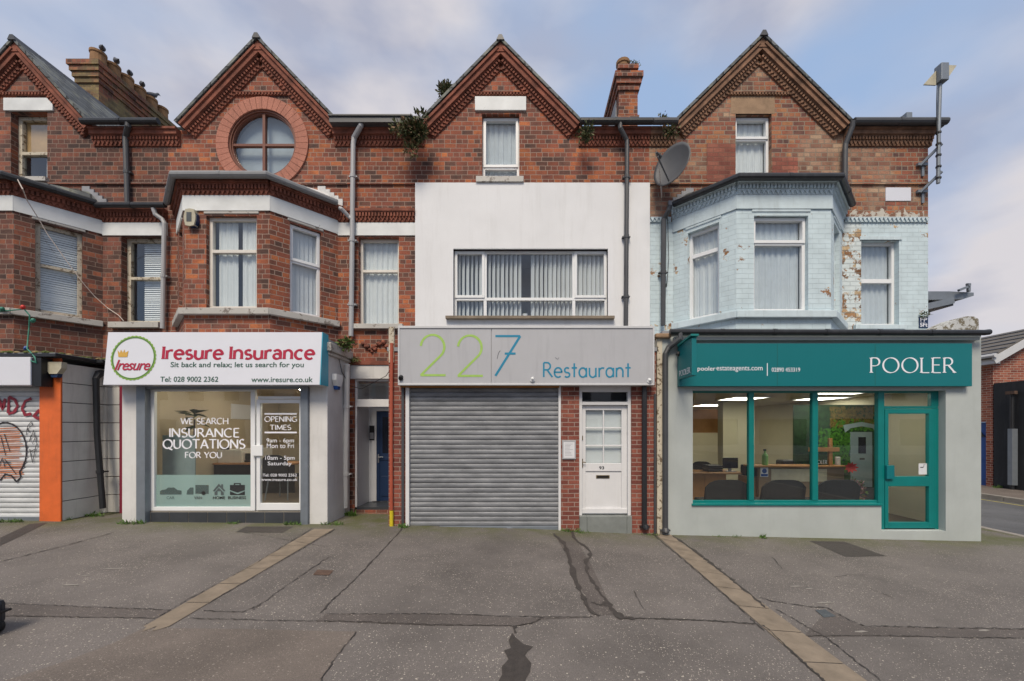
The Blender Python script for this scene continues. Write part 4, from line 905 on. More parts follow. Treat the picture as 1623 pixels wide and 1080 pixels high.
# ------------------------------------------------------------------ ground floors
SF = front(SY)
def SX(px): return X(px, SY)
def SZ(py): return Z(py, SY)
def pane(parent, pf, a0, a1, z0, z1, o, mat='shop_glass'):
    m = MB(); m.face([pf.p(a0,z0,o), pf.p(a1,z0,o), pf.p(a1,z1,o), pf.p(a0,z1,o)]); return m.build('pane', M[mat], parent)
def room(parent, x0, x1, y0, y1, z0, z1, wallm, floorm='carpet', ceil='ceiling_tile'):
    m = MB(); m.face([(x0,y0,z0), (x1,y0,z0), (x1,y1,z0), (x0,y1,z0)], 0); m.face([(x0,y0,z1), (x0,y1,z1), (x1,y1,z1), (x1,y0,z1)], 1)
    m.face([(x0,y1,z0), (x1,y1,z0), (x1,y1,z1), (x0,y1,z1)], 2); m.face([(x0,y0,z0), (x0,y1,z0), (x0,y1,z1), (x0,y0,z1)], 2); m.face([(x1,y0,z0), (x1,y0,z1), (x1,y1,z1), (x1,y1,z0)], 2)
    e = .08; m.box(x0-e, x1+e, y0, y1+e, z1+.03, z1+.1, 2)
    return m.build('room_interior', [M[floorm], M[ceil], M[wallm]], parent)
# --- left shop (part of house 1): roller shutter, orange pier, panelled side wall, recessed maroon doorway
xl, xo0, xo1 = -10.9, SX(62), SX(96)
m = MB(); m.box(xo0, xo1, SY, SY+.03, -.1, Z(568,SY)); m.build('orange_pier', M['orange'], H1, bevel=.008)
m = MB()
for i in range(8):
    z0_ = gz(-8) + .0 + (SZ(575)-gz(-8))*i/8; z1_ = gz(-8) + (SZ(575)-gz(-8))*(i+1)/8
    m.box(xo1-.03, xo1-.004, SY+.034, -.16, z0_+.006, z1_-.006)
    m.box(xo1-.035, X(189,-.14), -.14, -.10, z0_+.006, z1_-.006)
    m.box(xo1-.05, xo1+.045, -.19, -.05, z0_+.006, z1_-.006)
m.build('panelled_side_wall', M['white_panel'], H1, bevel=.006)
m = MB(); m.box(xo1-.06, xo1-.036, SY+.034, -.02, -.1, SZ(575)); m.box(xo1-.06, P0-1, -.09, 0, -.1, 2.9); m.build('backing', M['dark_pipe'], H1)
m = MB(); m.box(X(189.5,-.2), X(196,-.2), -.2, -.06, .1, Z(610)); m.box(X(196,-.2), P0-.02, -.06, -.01, .1, Z(610)); m.build('doorway', M['maroon'], H1)
m = MB(); zt_ = Z(566,SY)
m.box(xl, xo1+.05, SY-.12, -.0, zt_, zt_+.05); m.box(xo1+.05, X(200), -.35, 0, zt_+.0, zt_+.045); m.build('shop_roof', M['lead'], H1)
m = MB(); m.box(xl, xo1+.06, SY-.16, SY-.12, zt_-.02, zt_+.03); m.box(xo1+.06, xo1+.10, SY-.16, -.0, zt_-.02, zt_+.03); m.box(xo1+.10, X(197), -.40, -.35, zt_-.02, zt_+.03); m.build('gutter', M['black_pipe'], H1)
m = MB()
for i in range(260):
    t = random.random(); x = -8.9 + t*1.3; y = random.uniform(SY-.12, -.05) if x < xo1 else random.uniform(-.35,-.05); r = random.uniform(.02,.06)
    m.lathe((x, y, zt_+.05), UP, [(r, 0), (r*.85, r*.4), (r*.3, r*.65), (.001, r*.7)], 6, 0 if random.random() < .8 else 1)
o = m.build('moss', [M['moss'], M['moss_brown']], kind='stuff'); tag(o, 'cushions of moss on the flat roof of the graffitied shop', 'moss')
def shutter_mesh(x0, x1, y, z0, z1, pitch, amp):
    m = MB(); k = int((z1-z0)/pitch); pr = []
    for i in range(k):
        for j in range(6): pr.append((z0 + (i+j/6)*(z1-z0)/k, -amp*math.sin(math.pi*j/6)**.8 if j else .006))
    pr.append((z1, 0))
    for (a, p), (b, q) in zip(pr, pr[1:]): m.face([(x0, y+p, a), (x1, y+p, a), (x1, y+q, b), (x0, y+q, b)])
    return m
sh = shutter_mesh(xl, xo0, SY+.06, gz(-9)+.02, SZ(612), .085, .014).build('roller_shutter', M['shutter_white'], H1, smooth=False)
m = MB(); m.box(xl, xo0, SY+.02, SY+.07, gz(-9)-.02, gz(-9)+.05); m.build('bottom_rail', M['galv'], sh)
# graffiti painted on the shutter
SG = front(SY+.040)
def spray(pts, wd, mat, name='graffiti', o=0.0):
    m = MB(); P2 = []
    for a, b in zip(pts, pts[1:]): P2 += subdiv(a, b, 4)[:-1]
    P2.append(pts[-1]); m.ribbon([SG.p(X(x, SY+.04), Z(y, SY+.04), o) for x, y in P2], [wd*random.uniform(.75,1.2) for _ in P2], FN); return m
m = MB()
def add(m, o): i = len(m.v); m.v += o.v; m.f += [[k+i for k in f] for f in o.f]; m.m += o.m
for k, s in enumerate(([(-6,655),(-3,628),(4,650),(8,632)], [(14,629),(13,655)], [(14,629),(24,634),(28,644),(22,654),(13,656)], [(50,632),(40,636),(35,648),(40,658),(50,656)], [(63,650),(53,660),(62,664)])): add(m, spray(s, .05, None, o=.001*k))
m.build('graffiti', M['spray_red'], sh)
m = MB()
for k, s in enumerate((arc(8,728,34,59,200,-45,22) + [(38,752),(30,762),(22,752),(12,752),(2,762),(-8,756)], )): add(m, spray([(x, 2*709 - y if False else y) for x, y in [(8+34*math.cos(R(t)), 715-45*math.sin(R(t))) for t in range(200, -60, -13)] + [(33,757),(26,764),(18,754),(8,752),(0,762)]], .028, None))
for k, s in enumerate(([(1,690),(9,722)], [(7,688),(16,716)], [(-2,742),(4,726),(8,740)], [(8,728),(26,752)], [(6,734),(18,733)])): add(m, spray(s, .014, None, o=.002+.001*k))
m.build('graffiti', M['spray_black'], sh)
m = MB()
for i in range(26):
    y = 680 + i*3.2; hw = 34*math.sqrt(max(.1, 1-((y-715)/50)**2)) if y < 715 else 32; x0_ = 8-hw*random.uniform(.5,.9); x1_ = 8+hw*random.uniform(.6,.95)
    add(m, spray([(x0_, y), (x1_, y-2)], random.uniform(.006,.02), None, o=-.003))
m.build('graffiti', M['spray_orange'], sh)
m = MB()
for k, s in enumerate(([(42,690),(44,676),(50,668),(52,674),(44,680),(48,686)], [(50,690),(47,700),(54,682),(56,694)], [(52,704),(58,690),(59,706)], [(48,712),(52,734),(58,706)], [(50,716),(56,712)])): add(m, spray(s, .012, None, o=.004+.001*k))
m.build('graffiti', M['spray_black'], sh)
m = MB(); m.box(-11.2, X(48,SY-.2), SY-.2, SY-.02, Z(611,SY-.2), Z(566,SY-.2)); o = m.build('shop_sign', M['sign_white'], bevel=.01); tag(o, 'blank white sign box over the graffitied roller shutter', 'sign')
m = MB(); m.box(X(48,SY-.2)+.002, X(63,SY-.2), SY-.18, SY-.02, Z(612,SY-.2), Z(567,SY-.2)); m.build('sign_end', M['black'], o)
d = MB(); downpipe(d, [(X(163,-.3), -.32, Z(590,-.3)), (X(158,-.3), -.3, Z(592,-.3)), (X(152,-.4), -.4, Z(600,-.4)), (X(154,-.4), -.4, Z(690,-.4)), (X(163,-.4), -.4, Z(806,-.4))], .045); d.build('downpipe', M['black_pipe'], H1)
# --- insurance shop (part of house 2)
gl, gr = gz(SX(205)), gz(SX(505)); xsl, xsr = SX(193), SX(519)
m = MB(); m.box(xsl, SX(219), SY, SY+.3, gl-.3, 3.2); m.box(SX(490), xsr, SY, -.0, gr-.3, 3.2); m.box(xsl+.002, SX(490)-.002, SY+.03, SY+.3, SZ(612), 3.2); m.box(xsl+.002, xsl+.1, SY+.31, -.01, gl-.3, 3.2)
m.build('shop_front', M['render_dirty'], H2, bevel=.012)
m = MB(); m.box(xsl-.03, xsr+.02, SY-.02, 0, 3.2, 3.26); m.build('shop_roof', M['lead'], H2)
m = MB(); m.box(SX(512), xsr+.09, SY-.06, -.05, 3.05, 3.2); m.box(SX(512), xsr+.05, SY-.03, -.05, 2.99, 3.048); m.build('cornice', M['sill_stone'], H2, bevel=.015)
m = MB(); m.box(SX(220), SX(234), SY-.05, SY+.05, gl-.02, SZ(613)); m.build('shutter_guide', M['galv'], H2, bevel=.005); m = MB(); m.box(SX(478.5), SX(490), SY-.05, SY+.05, gr-.02, SZ(613)); m.build('shutter_guide', M['galv'], H2, bevel=.005)
m = MB(); m.box(SX(234)+.003, SX(478)-.003, SY-.03, SY+.08, SZ(617), SZ(609)); m.build('shutter_box', M['galv'], H2, bevel=.005)
m = MB(); zt_ = SZ(812); m.box(SX(234)+.003, SX(478)-.003, SY+.045, SY+.16, gl-.25, zt_-.003); rs = m.build('stall_riser', M['grout'], H2)
n = 8
for i in range(n):
    m = MB(); q0 = SX(235) + (SX(478)-SX(235))*i/n; q1 = SX(235) + (SX(478)-SX(235))*(i+1)/n; m.box(q0+.006, q1-.006, SY+.035, SY+.044, gl-.1, zt_-.01); m.build('tile', M['tile_dark'], rs)
def IX(px): return X(px, SY+.06)
IG = front(SY+.06); a0, a1, b1_ = IX(237), IX(397), IX(404)
m = MB(); zb_, zh_ = SZ(811), SZ(617)
IG.box(m, a0, IX(244), zb_, zh_, -.06, 0); IG.box(m, a1, b1_, zb_, zh_, -.06, 0); IG.box(m, IX(244), a1, zb_, SZ(805), -.06, 0); IG.box(m, IX(244), a1, SZ(620), zh_, -.06, 0)
sw = m.build('shop_window', M['pvc'], H2, bevel=.004); pane(sw, IG, IX(243), IX(398), SZ(806), SZ(619), -.03)
IL = front(SY+.085)
def LX(px): return X(px, SY+.085)
def LZ(py): return Z(py, SY+.085)
m = MB(); m.face([IL.p(LX(244), LZ(806), -.012), IL.p(LX(397), LZ(806), -.012), IL.p(LX(397), LZ(753), -.012), IL.p(LX(244), LZ(753), -.012)]); m.build('frosted_band', M['film'], sw)
for t_, q0, q1, y0, y1 in (('WE SEARCH', 287, 362, 672.5, 663), ('INSURANCE', 268.5, 379.5, 693, 679.5), ('QUOTATIONS', 258.5, 388.5, 711, 697), ('FOR YOU', 293.5, 352, 726, 717)):
    strokes(t_, IL, LX(q0), LX(q1), LZ(y0), LZ(y1)-LZ(y0), M['white_letter'], sw, .19, .09, 25, .003)
for t_, q0, q1, mt in (('CAR', 263.5, 276, 'film_thin'), ('VAN', 307, 319.5, 'grey_letter'), ('HOME', 337, 356, 'dark_letter'), ('BUSINESS', 361, 389.5, 'dark_letter')):
    text(t_, IL, LX(q0), LX(q1), LZ(791.5), LZ(787), M[mt], sw, bold=.01, out=-.006)
def icon(polys, mat, o=-.006):
    m = MB()
    for k, p in enumerate(polys): m.prism([(LX(x), LZ(y)) for x, y in p], IL.p(0,0,o-.001*k) - IL.O*0, (1,0,0), UP, FN, .0008)
    m.build('window_icon', M[mat], sw)
icon([[(371,771),(377,766),(381,766),(387,766),(387,771)][:2] + [(381,771)]] if 0 else [[(364,769),(387.5,769),(387.5,777),(376,781),(364,777)], [(364,779),(375,783.5),(377,783.5),(387.5,779),(387.5,785),(364,785)], [(370,769),(370,766),(381,766),(381,769),(379,769),(379,767.5),(372,767.5),(372,769)]], 'dark_letter')
icon([[(337,778),(346.5,767),(350,771),(350,768),(353,768),(353,774),(356.5,778),(354.5,779.5),(346.5,771),(339,779.5)], [(339.5,781),(346.5,773.5),(354,781),(354,785),(349.5,785),(349.5,779),(344,779),(344,785),(339.5,785)]], 'grey_letter')
icon([[(309,769),(330,769),(330,783),(309,783)]], 'film_thin'); icon([arc(322,782,3.2,3.2,0,340,14)], 'dark_letter')
icon([[(253,779),(256,777),(262,776),(266,773),(275,773),(281,777),(287,778),(287,784),(253,784)]], 'film_thin'); icon([[(295,784),(296,778),(301,773),(306,773),(306,784)]], 'film_thin')
# door of the insurance shop
m = MB(); q0, q1, r0, r1 = SX(404.5), SX(478), SZ(811), SZ(617)
IG.box(m, q0, q1, SZ(632), SZ(628), -.06, .002); IG.box(m, q0, IX(407), r0, SZ(632), -.06, .002); m.build('door_frame', M['pvc'], H2)
m = MB(); IG.box(m, IX(407)+.003, IX(413), SZ(810), SZ(633), -.05, .015); IG.box(m, IX(475), q1, SZ(810), SZ(633), -.05, .015); IG.box(m, IX(413), IX(475), SZ(810), SZ(799), -.05, .015); IG.box(m, IX(413), IX(475), SZ(639), SZ(633), -.05, .015)
dr = m.build('shop_door', M['pvc'], H2, bevel=.004); pane(dr, IG, IX(412), IX(476), SZ(800), SZ(638), -.02); pane(H2, IG, q0, q1, SZ(628), SZ(618), -.03)
m = MB(); IG.box(m, IX(402), IX(418.5), SZ(723), SZ(706), .016, .05); m.build('handle_pad', M['pvc'], dr, bevel=.006)
for q0_, q1_, y0, y1 in ((420,471,657.5,655), (420,471,687,684.5)):
    m = MB(); IL.box(m, LX(q0_), LX(q1_), LZ(y0), LZ(y1), .012, .013); m.build('lettering', M['white_letter'], dr)
for t_, q0_, q1_, y0, y1 in (('OPENING', 420, 471.5, 668.5, 660.5), ('TIMES', 428.5, 462, 681.5, 674)):
    strokes(t_, IL, LX(q0_), LX(q1_), LZ(y0), LZ(y1)-LZ(y0), M['white_letter'], dr, .18, .09, 25, .012)
for t_, q0_, q1_, y0, y1 in (('9am - 6pm', 423, 466.5, 703.5, 695), ('Mon to Fri', 423.5, 466.5, 710.5, 703.2), ('10am - 5pm', 421, 467.5, 731, 722.5), ('Saturday', 425, 463, 739.5, 731.8), ('Tel: 028 9002 2362', 417, 471, 755.5, 751), ('www.iresure.co.uk', 414.5, 472, 762.5, 758)):
    text(t_, IL, LX(q0_), LX(q1_), LZ(y0), LZ(y1), M['white_letter'], dr, bold=.004, out=.012)
# interior of the insurance shop
zf_, zc_ = gl+.2, 2.62
room(H2, xsl+.12, SX(490)-.01, SY+.14, 3.3, zf_, zc_, 'sand_wall')
m = MB()
sl_ = []
for i, (x, y) in enumerate(((-5.0,-.35), (-3.98,-.45), (-5.0,1.2), (-4.2,1.2), (-6.1,1.0), (-6.1,-.2), (-5.4,2.4))):
    m = MB(); m.lathe((x, y, zc_-.012), UP, [(.09,0), (.09,.006)], 14); m.lathe((x, y, zc_-.03), UP, [(.06,0), (.055,.018)], 12, 1)
    o = m.build('downlight', [M['pvc'], M['spot_light']], loc=(x, y, zc_)); tag(o, 'recessed ceiling spotlight lit inside the insurance shop', 'light', 'spotlights in the insurance shop')
m = MB(); m.box(X(257,-.42), X(309,-.42), -.42, -.39, zf_, 1.60); o = m.build('office_partition', M['print_door'], bevel=.01); tag(o, 'pale teal partition screen behind the left of the insurance window', 'screen')
o = thing('reception_desk', 'dark fronted desk behind the insurance shop window', 'desk', (-4.6, 1.0, zf_)); m = MB(); m.box(X(322,1.0), X(468,1.0), .96, 1.6, .93, .965); m.build('desk_top', M['desk_wood'], o, bevel=.006); m = MB(); m.box(X(324,1.0), X(466,1.0), 1.0, 1.03, zf_, .929); m.build('modesty_panel', M['chair_black'], o)
def office_chair(name, label, loc, rz, mat='chair_black', group=None, wd=.5, grp=None):
    o = thing(name, label, 'chair', (0,0,0), group); m = MB(); P2 = []
    k = 10
    for i in range(k+1):
        t = -1 + 2*i/k; P2.append((t*wd/2, .22 + .05*(1-t*t), 0))
    for (a, b, _), (c, d_, _) in zip(P2, P2[1:]):
        ta, tc = 1-(a/(wd/2))**4*.35, 1-(c/(wd/2))**4*.35
        m.mesh([(a,b,.48),(c,d_,.48),(c,d_+.06,.48+.42*tc),(a,b+.06,.48+.42*ta),(a,b+.05,.48),(c,d_+.05,.48),(c,d_+.10,.48+.42*tc),(a,b+.10,.48+.42*ta)], [(0,1,2,3),(5,4,7,6),(3,2,6,7),(1,0,4,5),(0,3,7,4),(2,1,5,6)])
    m.build('backrest', M[mat], o); m = MB(); m.box(-wd/2+.02, wd/2-.02, -.24, .22, .42, .49); m.build('seat', M[mat], o, bevel=.02)
    for sx in (-1, 1):
        for sy in (-1, 1): m = MB(); m.tube([(sx*wd*.38, sy*.18, .42), (sx*wd*.45, sy*.24, 0)], .013, 6); m.build('leg', M['galv'], o)
    o.location = loc; o.rotation_euler = (0, 0, rz); return o
office_chair('visitor_chair', 'black chair in front of the dark desk behind the frosted window', (-4.9, .35, zf_), math.pi)
office_chair('visitor_chair', 'dark chair behind the glass of the insurance shop door', (-3.95, 1.9, zf_), 2.2)
o = thing('side_table', 'wooden table seen through the insurance shop door', 'table', (-4.0, .9, zf_)); m = MB(); m.box(-4.5, -3.65, 2.0, 2.6, zf_+.68, zf_+.72); m.build('table_top', M['desk_wood'], o)
for sx in (-4.4, -3.75): m = MB(); m.tube([(sx, 2.3, zf_), (sx, 2.3, zf_+.68)], .025, 8); m.build('leg', M['galv'], o)
o = thing('potted_plant', 'broad leaved green plant behind the search lettering of the insurance window', 'plant', (-6.30, -.15, zf_)); m = MB()
c = Vector((-6.30, -.15, 1.90))
for i in range(13):
    a = i*2.4; r_ = Vector((math.cos(a), math.sin(a)*.6, random.uniform(-.3,.6))).normalized(); s = r_.cross(Vector((0,0,1))).normalized(); b0 = c + Vector((0,0,random.uniform(-.12,.12))); l = random.uniform(.22,.34)
    m.face([b0, b0 + r_*l*.5 + s*.075, b0 + r_*l + Vector((0,0,-.05)), b0 + r_*l*.5 - s*.075])
m.build('foliage', M['leaf1'], o); m = MB(); m.tube([(-6.3,-.15,zf_+.3), (-6.3,-.15,1.9)], .015, 6); m.build('stem', M['rust'], o); m = MB(); m.lathe((-6.3,-.15,zf_), UP, [(.12,0), (.16,.3), (.14,.3)], 14); m.build('pot', M['pvc'], o)
m = MB(); m.box(xsl+.121, xsl+.14, 1.5, 2.5, 1.95, 2.3); o = m.build('wall_notice', M['paper']); tag(o, 'pale notice on the side wall inside the insurance shop', 'notice')
for px_, w_, h_, mt, nm, lb, ct_ in ((351, .30, .34, 'screen', 'computer_monitor', 'dark computer monitor on the dark desk in the insurance shop', 'monitor'), (381, .16, .16, 'pvc', 'desk_tidy', 'white desk tidy on the dark desk in the insurance shop', 'desk tidy'), (392, .12, .20, 'black', 'desk_phone', 'black phone on the dark desk in the insurance shop', 'phone')):
    o = thing(nm, lb, ct_, (X(px_,1.2), 1.2, .966)); m = MB(); m.box(X(px_,1.2)-w_/2, X(px_,1.2)+w_/2, 1.2, 1.24, .966+h_*.25, .966+h_); m.build('body', M[mt], o, bevel=.012); m = MB(); m.box(X(px_,1.2)-w_/3, X(px_,1.2)+w_/3, 1.16, 1.32, .966, .966+h_*.249); m.build('base', M[mt], o, bevel=.006)
o = thing('storage_cabinet', 'white cabinet by the side wall inside the insurance shop', 'cabinet', (-6.5, 1.6, zf_)); m = MB(); m.box(xsl+.13, -6.3, 1.1, 2.2, zf_, 1.25); m.build('body', M['white_panel'], o, bevel=.01); m = MB(); m.box(-6.299, -6.285, 1.13, 1.64, zf_+.1, 1.2); m.build('cabinet_door', M['white_panel'], o); m = MB(); m.box(-6.299, -6.285, 1.66, 2.17, zf_+.1, 1.2); m.build('cabinet_door', M['white_panel'], o)
# the insurance sign
sf, sb = SY-.28, SY-.01; zt0, zb0 = Z(525,sf), Z(610,sf)
xa, xb = X(163.5,sf), X(506.5,sf); sg = thing('shop_sign', 'white light box sign reading Iresure Insurance with a green ring logo', 'sign', ((xa+xb)/2, sf, zb0))
m = MB(); m.mesh([(xa,sf,zb0),(xb,sf,zb0),(xb,sf+.08,zt0),(xa,sf+.08,zt0),(xa,sb,zb0),(xb,sb,zb0),(xb,sb,zt0),(xa,sb,zt0)], [(0,1,2,3),(3,2,6,7),(1,0,4,5),(0,3,7,4),(5,4,7,6)]); m.build('sign_face', M['sign_white'], sg)
m = MB(); m.mesh([(xb+.001,sf+.001,zb0),(xb+.014,sf+.001,zb0),(xb+.014,sf+.081,zt0),(xb+.001,sf+.081,zt0),(xb+.001,sb,zb0),(xb+.014,sb,zb0),(xb+.014,sb,zt0),(xb+.001,sb,zt0)], [(0,1,2,3),(3,2,6,7),(1,0,4,5),(1,5,6,2),(5,4,7,6)]); m.build('sign_end', M['turquoise'], sg)
class TPF(PF):                                       # the sign face leans back slightly
    def p(s, a, z, out=0.0): return Vector((a, sf + .08*(z-zb0)/(zt0-zb0) - out, z))
TS = TPF((0,sf,0), (1,0,0))
def TX(px): return X(px, sf)
def TZ(py): return Z(py, sf)
strokes('Iresure', TS, TX(253.5), TX(350.5), TZ(568.5), (TZ(548.5)-TZ(568.5)), M['crimson'], sg, .235, .15, 20, .004, serif=.14, xh=1.1)
strokes('Insurance', TS, TX(361), TX(496.5), TZ(568.5), (TZ(548.5)-TZ(568.5)), M['crimson'], sg, .235, .15, 20, .004, serif=.14, xh=1.1)
text('Sit back and relax; let us search for you', TS, TX(268), TX(480), TZ(584.5), TZ(573.5), M['forest'], sg, bold=.010, out=.004)
text('Tel: 028 9002 2362', TS, TX(253.5), TX(345.5), TZ(605.5), TZ(597), M['forest'], sg, bold=.010, out=.004); text('www.iresure.co.uk', TS, TX(398), TX(495.5), TZ(606), TZ(597.5), M['forest'], sg, bold=.010, out=.004)
m = MB(); N = 72; cx_, cz_ = TX(208), TZ(567)
for i in range(N):
    t0, t1 = 2*math.pi*i/N, 2*math.pi*(i+1)/N; ro = .373 + (.006 if i % 2 else -.002)
    m.face([TS.p(cx_+math.cos(t)*r, cz_+math.sin(t)*r, .004) for r, t in ((.335,t0), (ro,t0), (ro,t1), (.335,t1))][::-1])
m.build('logo_ring', M['leaf_ring'], sg)
m = MB()
for i in range(N):
    t0, t1 = 2*math.pi*i/N, 2*math.pi*(i+1)/N; m.face([TS.p(cx_+math.cos(t)*r, cz_+math.sin(t)*r, .0055) for r, t in ((.343,t0), (.352,t0), (.352,t1), (.343,t1))][::-1])
m.build('logo_ring', M['forest'], sg)
m = MB(); cp = [(184,565.5),(181.5,554),(185.5,559),(187,553.5),(190.5,558.5),(192.5,553),(194,558.5),(199,555.5),(198,565.5)]
P2 = [TS.p(TX(x), TZ(y), .005) for x, y in cp]
for tr in tessellate_polygon([P2]):
    a, b, c = (P2[i] for i in tr); m.face([a,b,c] if (b-a).cross(c-a).y < 0 else [a,c,b])
m.build('logo_crown', M['gold'], sg); text('Iresure', TS, TX(179.5), TX(236), TZ(587), TZ(570), M['crimson'], sg, bold=.012, out=.006, shear=.32, space=.9)
# passage between the two shops with the blue door (part of house 2)
px0, px1 = X(553), X(640); q0, q1 = X(562), X(624); zd = .19
m = MB(); wall(m, F0, rect(xsr-.1, px1, -.2, 2.9), [rect(q0, q1, zd-.05, Z(600))], .12); m.build('passage_wall', M['brick'], H2)
m = MB(); F0.box(m, X(556), px1, Z(601), Z(579.5), -.03, .03); m.build('lintel', M['render_dirty'], H2, bevel=.006)
m = MB(); F0.box(m, X(550), px1, Z(579), Z(573), -.03, .05); m.build('ledge', M['terracotta'], H2)
m = MB(); F0.box(m, q0, X(565), zd, Z(601)-.002, -.10, -.02); F0.box(m, X(565), q1, Z(645), Z(633), -.10, -.02); F0.box(m, X(565), q1, Z(604), Z(601)-.002, -.10, -.02); df = m.build('door_frame', M['white_paint'], H2, bevel=.004); pane(df, F0, X(565), q1, Z(633), Z(604), -.06, 'glass')
m = MB(); y1 = .62; x0_, x1_ = X(565), q1+.1; zt_ = Z(640)
m.face([(x0_,.1,zd), (x0_,y1,zd), (x0_,y1,zt_+.4), (x0_,.1,zt_+.4)][::-1]); m.face([(x0_,y1,zd), (x1_,y1,zd), (x1_,y1,zt_+.4), (x0_,y1,zt_+.4)]); m.face([(x1_,.1,zd), (x1_,y1,zd), (x1_,y1,zt_+.4), (x1_,.1,zt_+.4)]); m.face([(x0_,.1,zt_+.4), (x1_,.1,zt_+.4), (x1_,y1,zt_+.4), (x0_,y1,zt_+.4)][::-1])
m.build('lobby', M['white_paint'], H2); m = MB(); m.box(x0_, x1_, .02, y1, zd-.06, zd); m.build('door_step', M['tile_dark'], H2)
BD = front(y1-.03); b0, b1x = X(598, y1), X(598, y1)+.8; bz0, bz1 = zd+.02, Z(652, y1)
m = MB(); BD.box(m, b0, b1x, bz0, bz1, -.02, 0); 
for (u0, u1, v0, v1) in ((.09,.36,.10,.42), (.44,.71,.10,.42)): BD.box(m, b0+u0, b0+u1, bz0+v0, bz0+v0+v1, .001, .014)
BD.box(m, b0, b0+.06, bz0, bz1, .001, .012); BD.box(m, b0+.06, b1x, bz0+.85, bz0+.92, .001, .012)
bd_ = m.build('blue_door', M['blue_door'], H2, bevel=.006); m = MB(); BD.box(m, b0+.12, b0+.68, bz0+1.0, bz1-.12, .0, .004); m.build('door_glass', M['screen'], bd_)
m = MB(); BD.box(m, b0+.025, b0+.055, bz0+.80, bz0+.98, .013, .02); m.tube([BD.p(b0+.04, bz0+.92, .05), BD.p(b0+.15, bz0+.92, .05)], .009, 8); m.build('handle', M['chrome'], bd_)
m = MB(); BD.box(m, b0-.10, b0-.001, bz0, bz1+.06, -.02, .02); BD.box(m, b0-.002, b1x, bz1, bz1+.06, -.02, .019); m.build('inner_frame', M['white_paint'], H2)
m = MB(); BD.box(m, X(587,y1), X(595,y1), Z(698,y1), Z(675,y1), -.02, .03); o = m.build('entry_panel', M['black'], bevel=.004); tag(o, 'black door entry panel beside the blue door in the passage', 'entry phone')
m = MB(); BD.box(m, X(588,y1), X(594,y1), Z(696,y1), Z(686,y1), .031, .034); m.build('button_plate', M['chrome'], o)
d = MB(); downpipe(d, [(X(552,-.3), -.34, Z(578,-.3)), (X(548,-.35), -.3, Z(590,-.3)), (X(545,-.25), -.2, Z(806,-.25)-.0)], .05); d.build('downpipe', M['render_dirty'], H2)
# --- restaurant ground floor (part of house 3)
rg = gz(0.5); zl = SZ(611)
m = MB(); wall(m, SF, rect(SX(616), SX(1040), -.4, 3.05), [rect(SX(643), SX(889), -.35, zl), rect(SX(918), SX(1001), -.35, zl)], .16); m.face([(SX(616),SY,-.4), (SX(616),SY,3.05), (SX(616),0,3.05), (SX(616),0,-.4)]); m.face([(SX(1040),SY,-.4), (SX(1040),0,-.4), (SX(1040),0,3.05), (SX(1040),SY,3.05)])
m.build('shop_front', M['brick_modern'], H3)
m = MB(); m.box(SX(614), SX(1042), SY-.02, 0, 3.052, 3.12); m.build('shop_roof', M['lead'], H3)
sh = shutter_mesh(SX(649), SX(885), SY+.04, rg+.05, SZ(606), .0815, .0105).build('roller_shutter', M['shutter'], H3)
m = MB(); m.box(SX(649), SX(885), SY+.0, SY+.05, rg-.03, rg+.055); [m.box(SX(q)-.05, SX(q)+.05, SY-.015, SY, rg+.0, rg+.04) for q in (723, 808)]; m.build('bottom_rail', M['galv'], sh, bevel=.004)
m = MB(); m.box(SX(772), SX(786), SY-.003, SY, rg+.008, rg+.03); m.build('sticker', M['blue_bright'], sh)
m = MB(); SF.box(m, SX(643)+.002, SX(649)-.001, rg-.05, zl, -.10, .02); m.build('shutter_guide', M['white_paint'], H3, bevel=.003); m = MB(); SF.box(m, SX(885)+.001, SX(889)-.002, rg-.05, zl, -.10, .02); m.build('shutter_guide', M['white_paint'], H3, bevel=.003)
m = MB(); SF.box(m, SX(636), SX(886), SZ(615), SZ(608), .0, .06); m.build('amber_strip', M['amber'], H3)
q0, q1 = SX(918), SX(1001); zs_ = SZ(818)
m = MB()
for a, b in ((q0-.0, SX(930)), (SX(930), SX(993)), (SX(993), q1)): SF.box(m, a+.002, b-.002, -.4, zs_, -.16, .035)
m.build('door_step', M['tile_grey'], H3, bevel=.004)
m = MB(); SF.box(m, q0+.002, q0+.055, zs_, zl, -.14, -.03); SF.box(m, q1-.055, q1-.002, zs_, zl, -.14, -.03); SF.box(m, q0+.055, q1-.055, SZ(642), SZ(637), -.14, -.03); SF.box(m, q0+.055, q1-.055, SZ(621), zl, -.14, -.03); df = m.build('door_frame', M['white_paint'], H3, bevel=.004); pane(df, SF, q0+.05, q1-.05, SZ(638), SZ(620), -.08, 'glass')
m = MB(); SF.box(m, q0-.05, q1+.05, -.3, zl+.05, -.45, -.44); m.build('hall', M['dark_room'], df)
DF = front(SY+.085); d0, d1 = q0+.058, q1-.058; dz0, dz1 = zs_+.01, SZ(642)-.004; g0, g1, gz0, gz1 = SX(929.5), SX(987), SZ(735.5), SZ(650)
m = MB(); DF.box(m, d0, g0, dz0, dz1, -.04, 0); DF.box(m, g1, d1, dz0, dz1, -.04, 0); DF.box(m, g0, g1, gz1, dz1, -.04, 0); DF.box(m, g0, g1, SZ(748), gz0, -.04, 0); DF.box(m, g0, g1, dz0, SZ(806), -.04, 0); DF.box(m, g0, g1, SZ(806), SZ(748), -.04, -.018)
DF.box(m, (g0+g1)/2-.012, (g0+g1)/2+.012, gz0, gz1, -.03, -.006)
for k in (1, 2): z = gz0 + (gz1-gz0)*k/3; DF.box(m, g0, (g0+g1)/2-.012, z-.012, z+.012, -.03, -.006); DF.box(m, (g0+g1)/2+.012, g1, z-.012, z+.012, -.03, -.006)
DF.box(m, d0, d1, dz0+.02, dz0+.10, .001, .02)
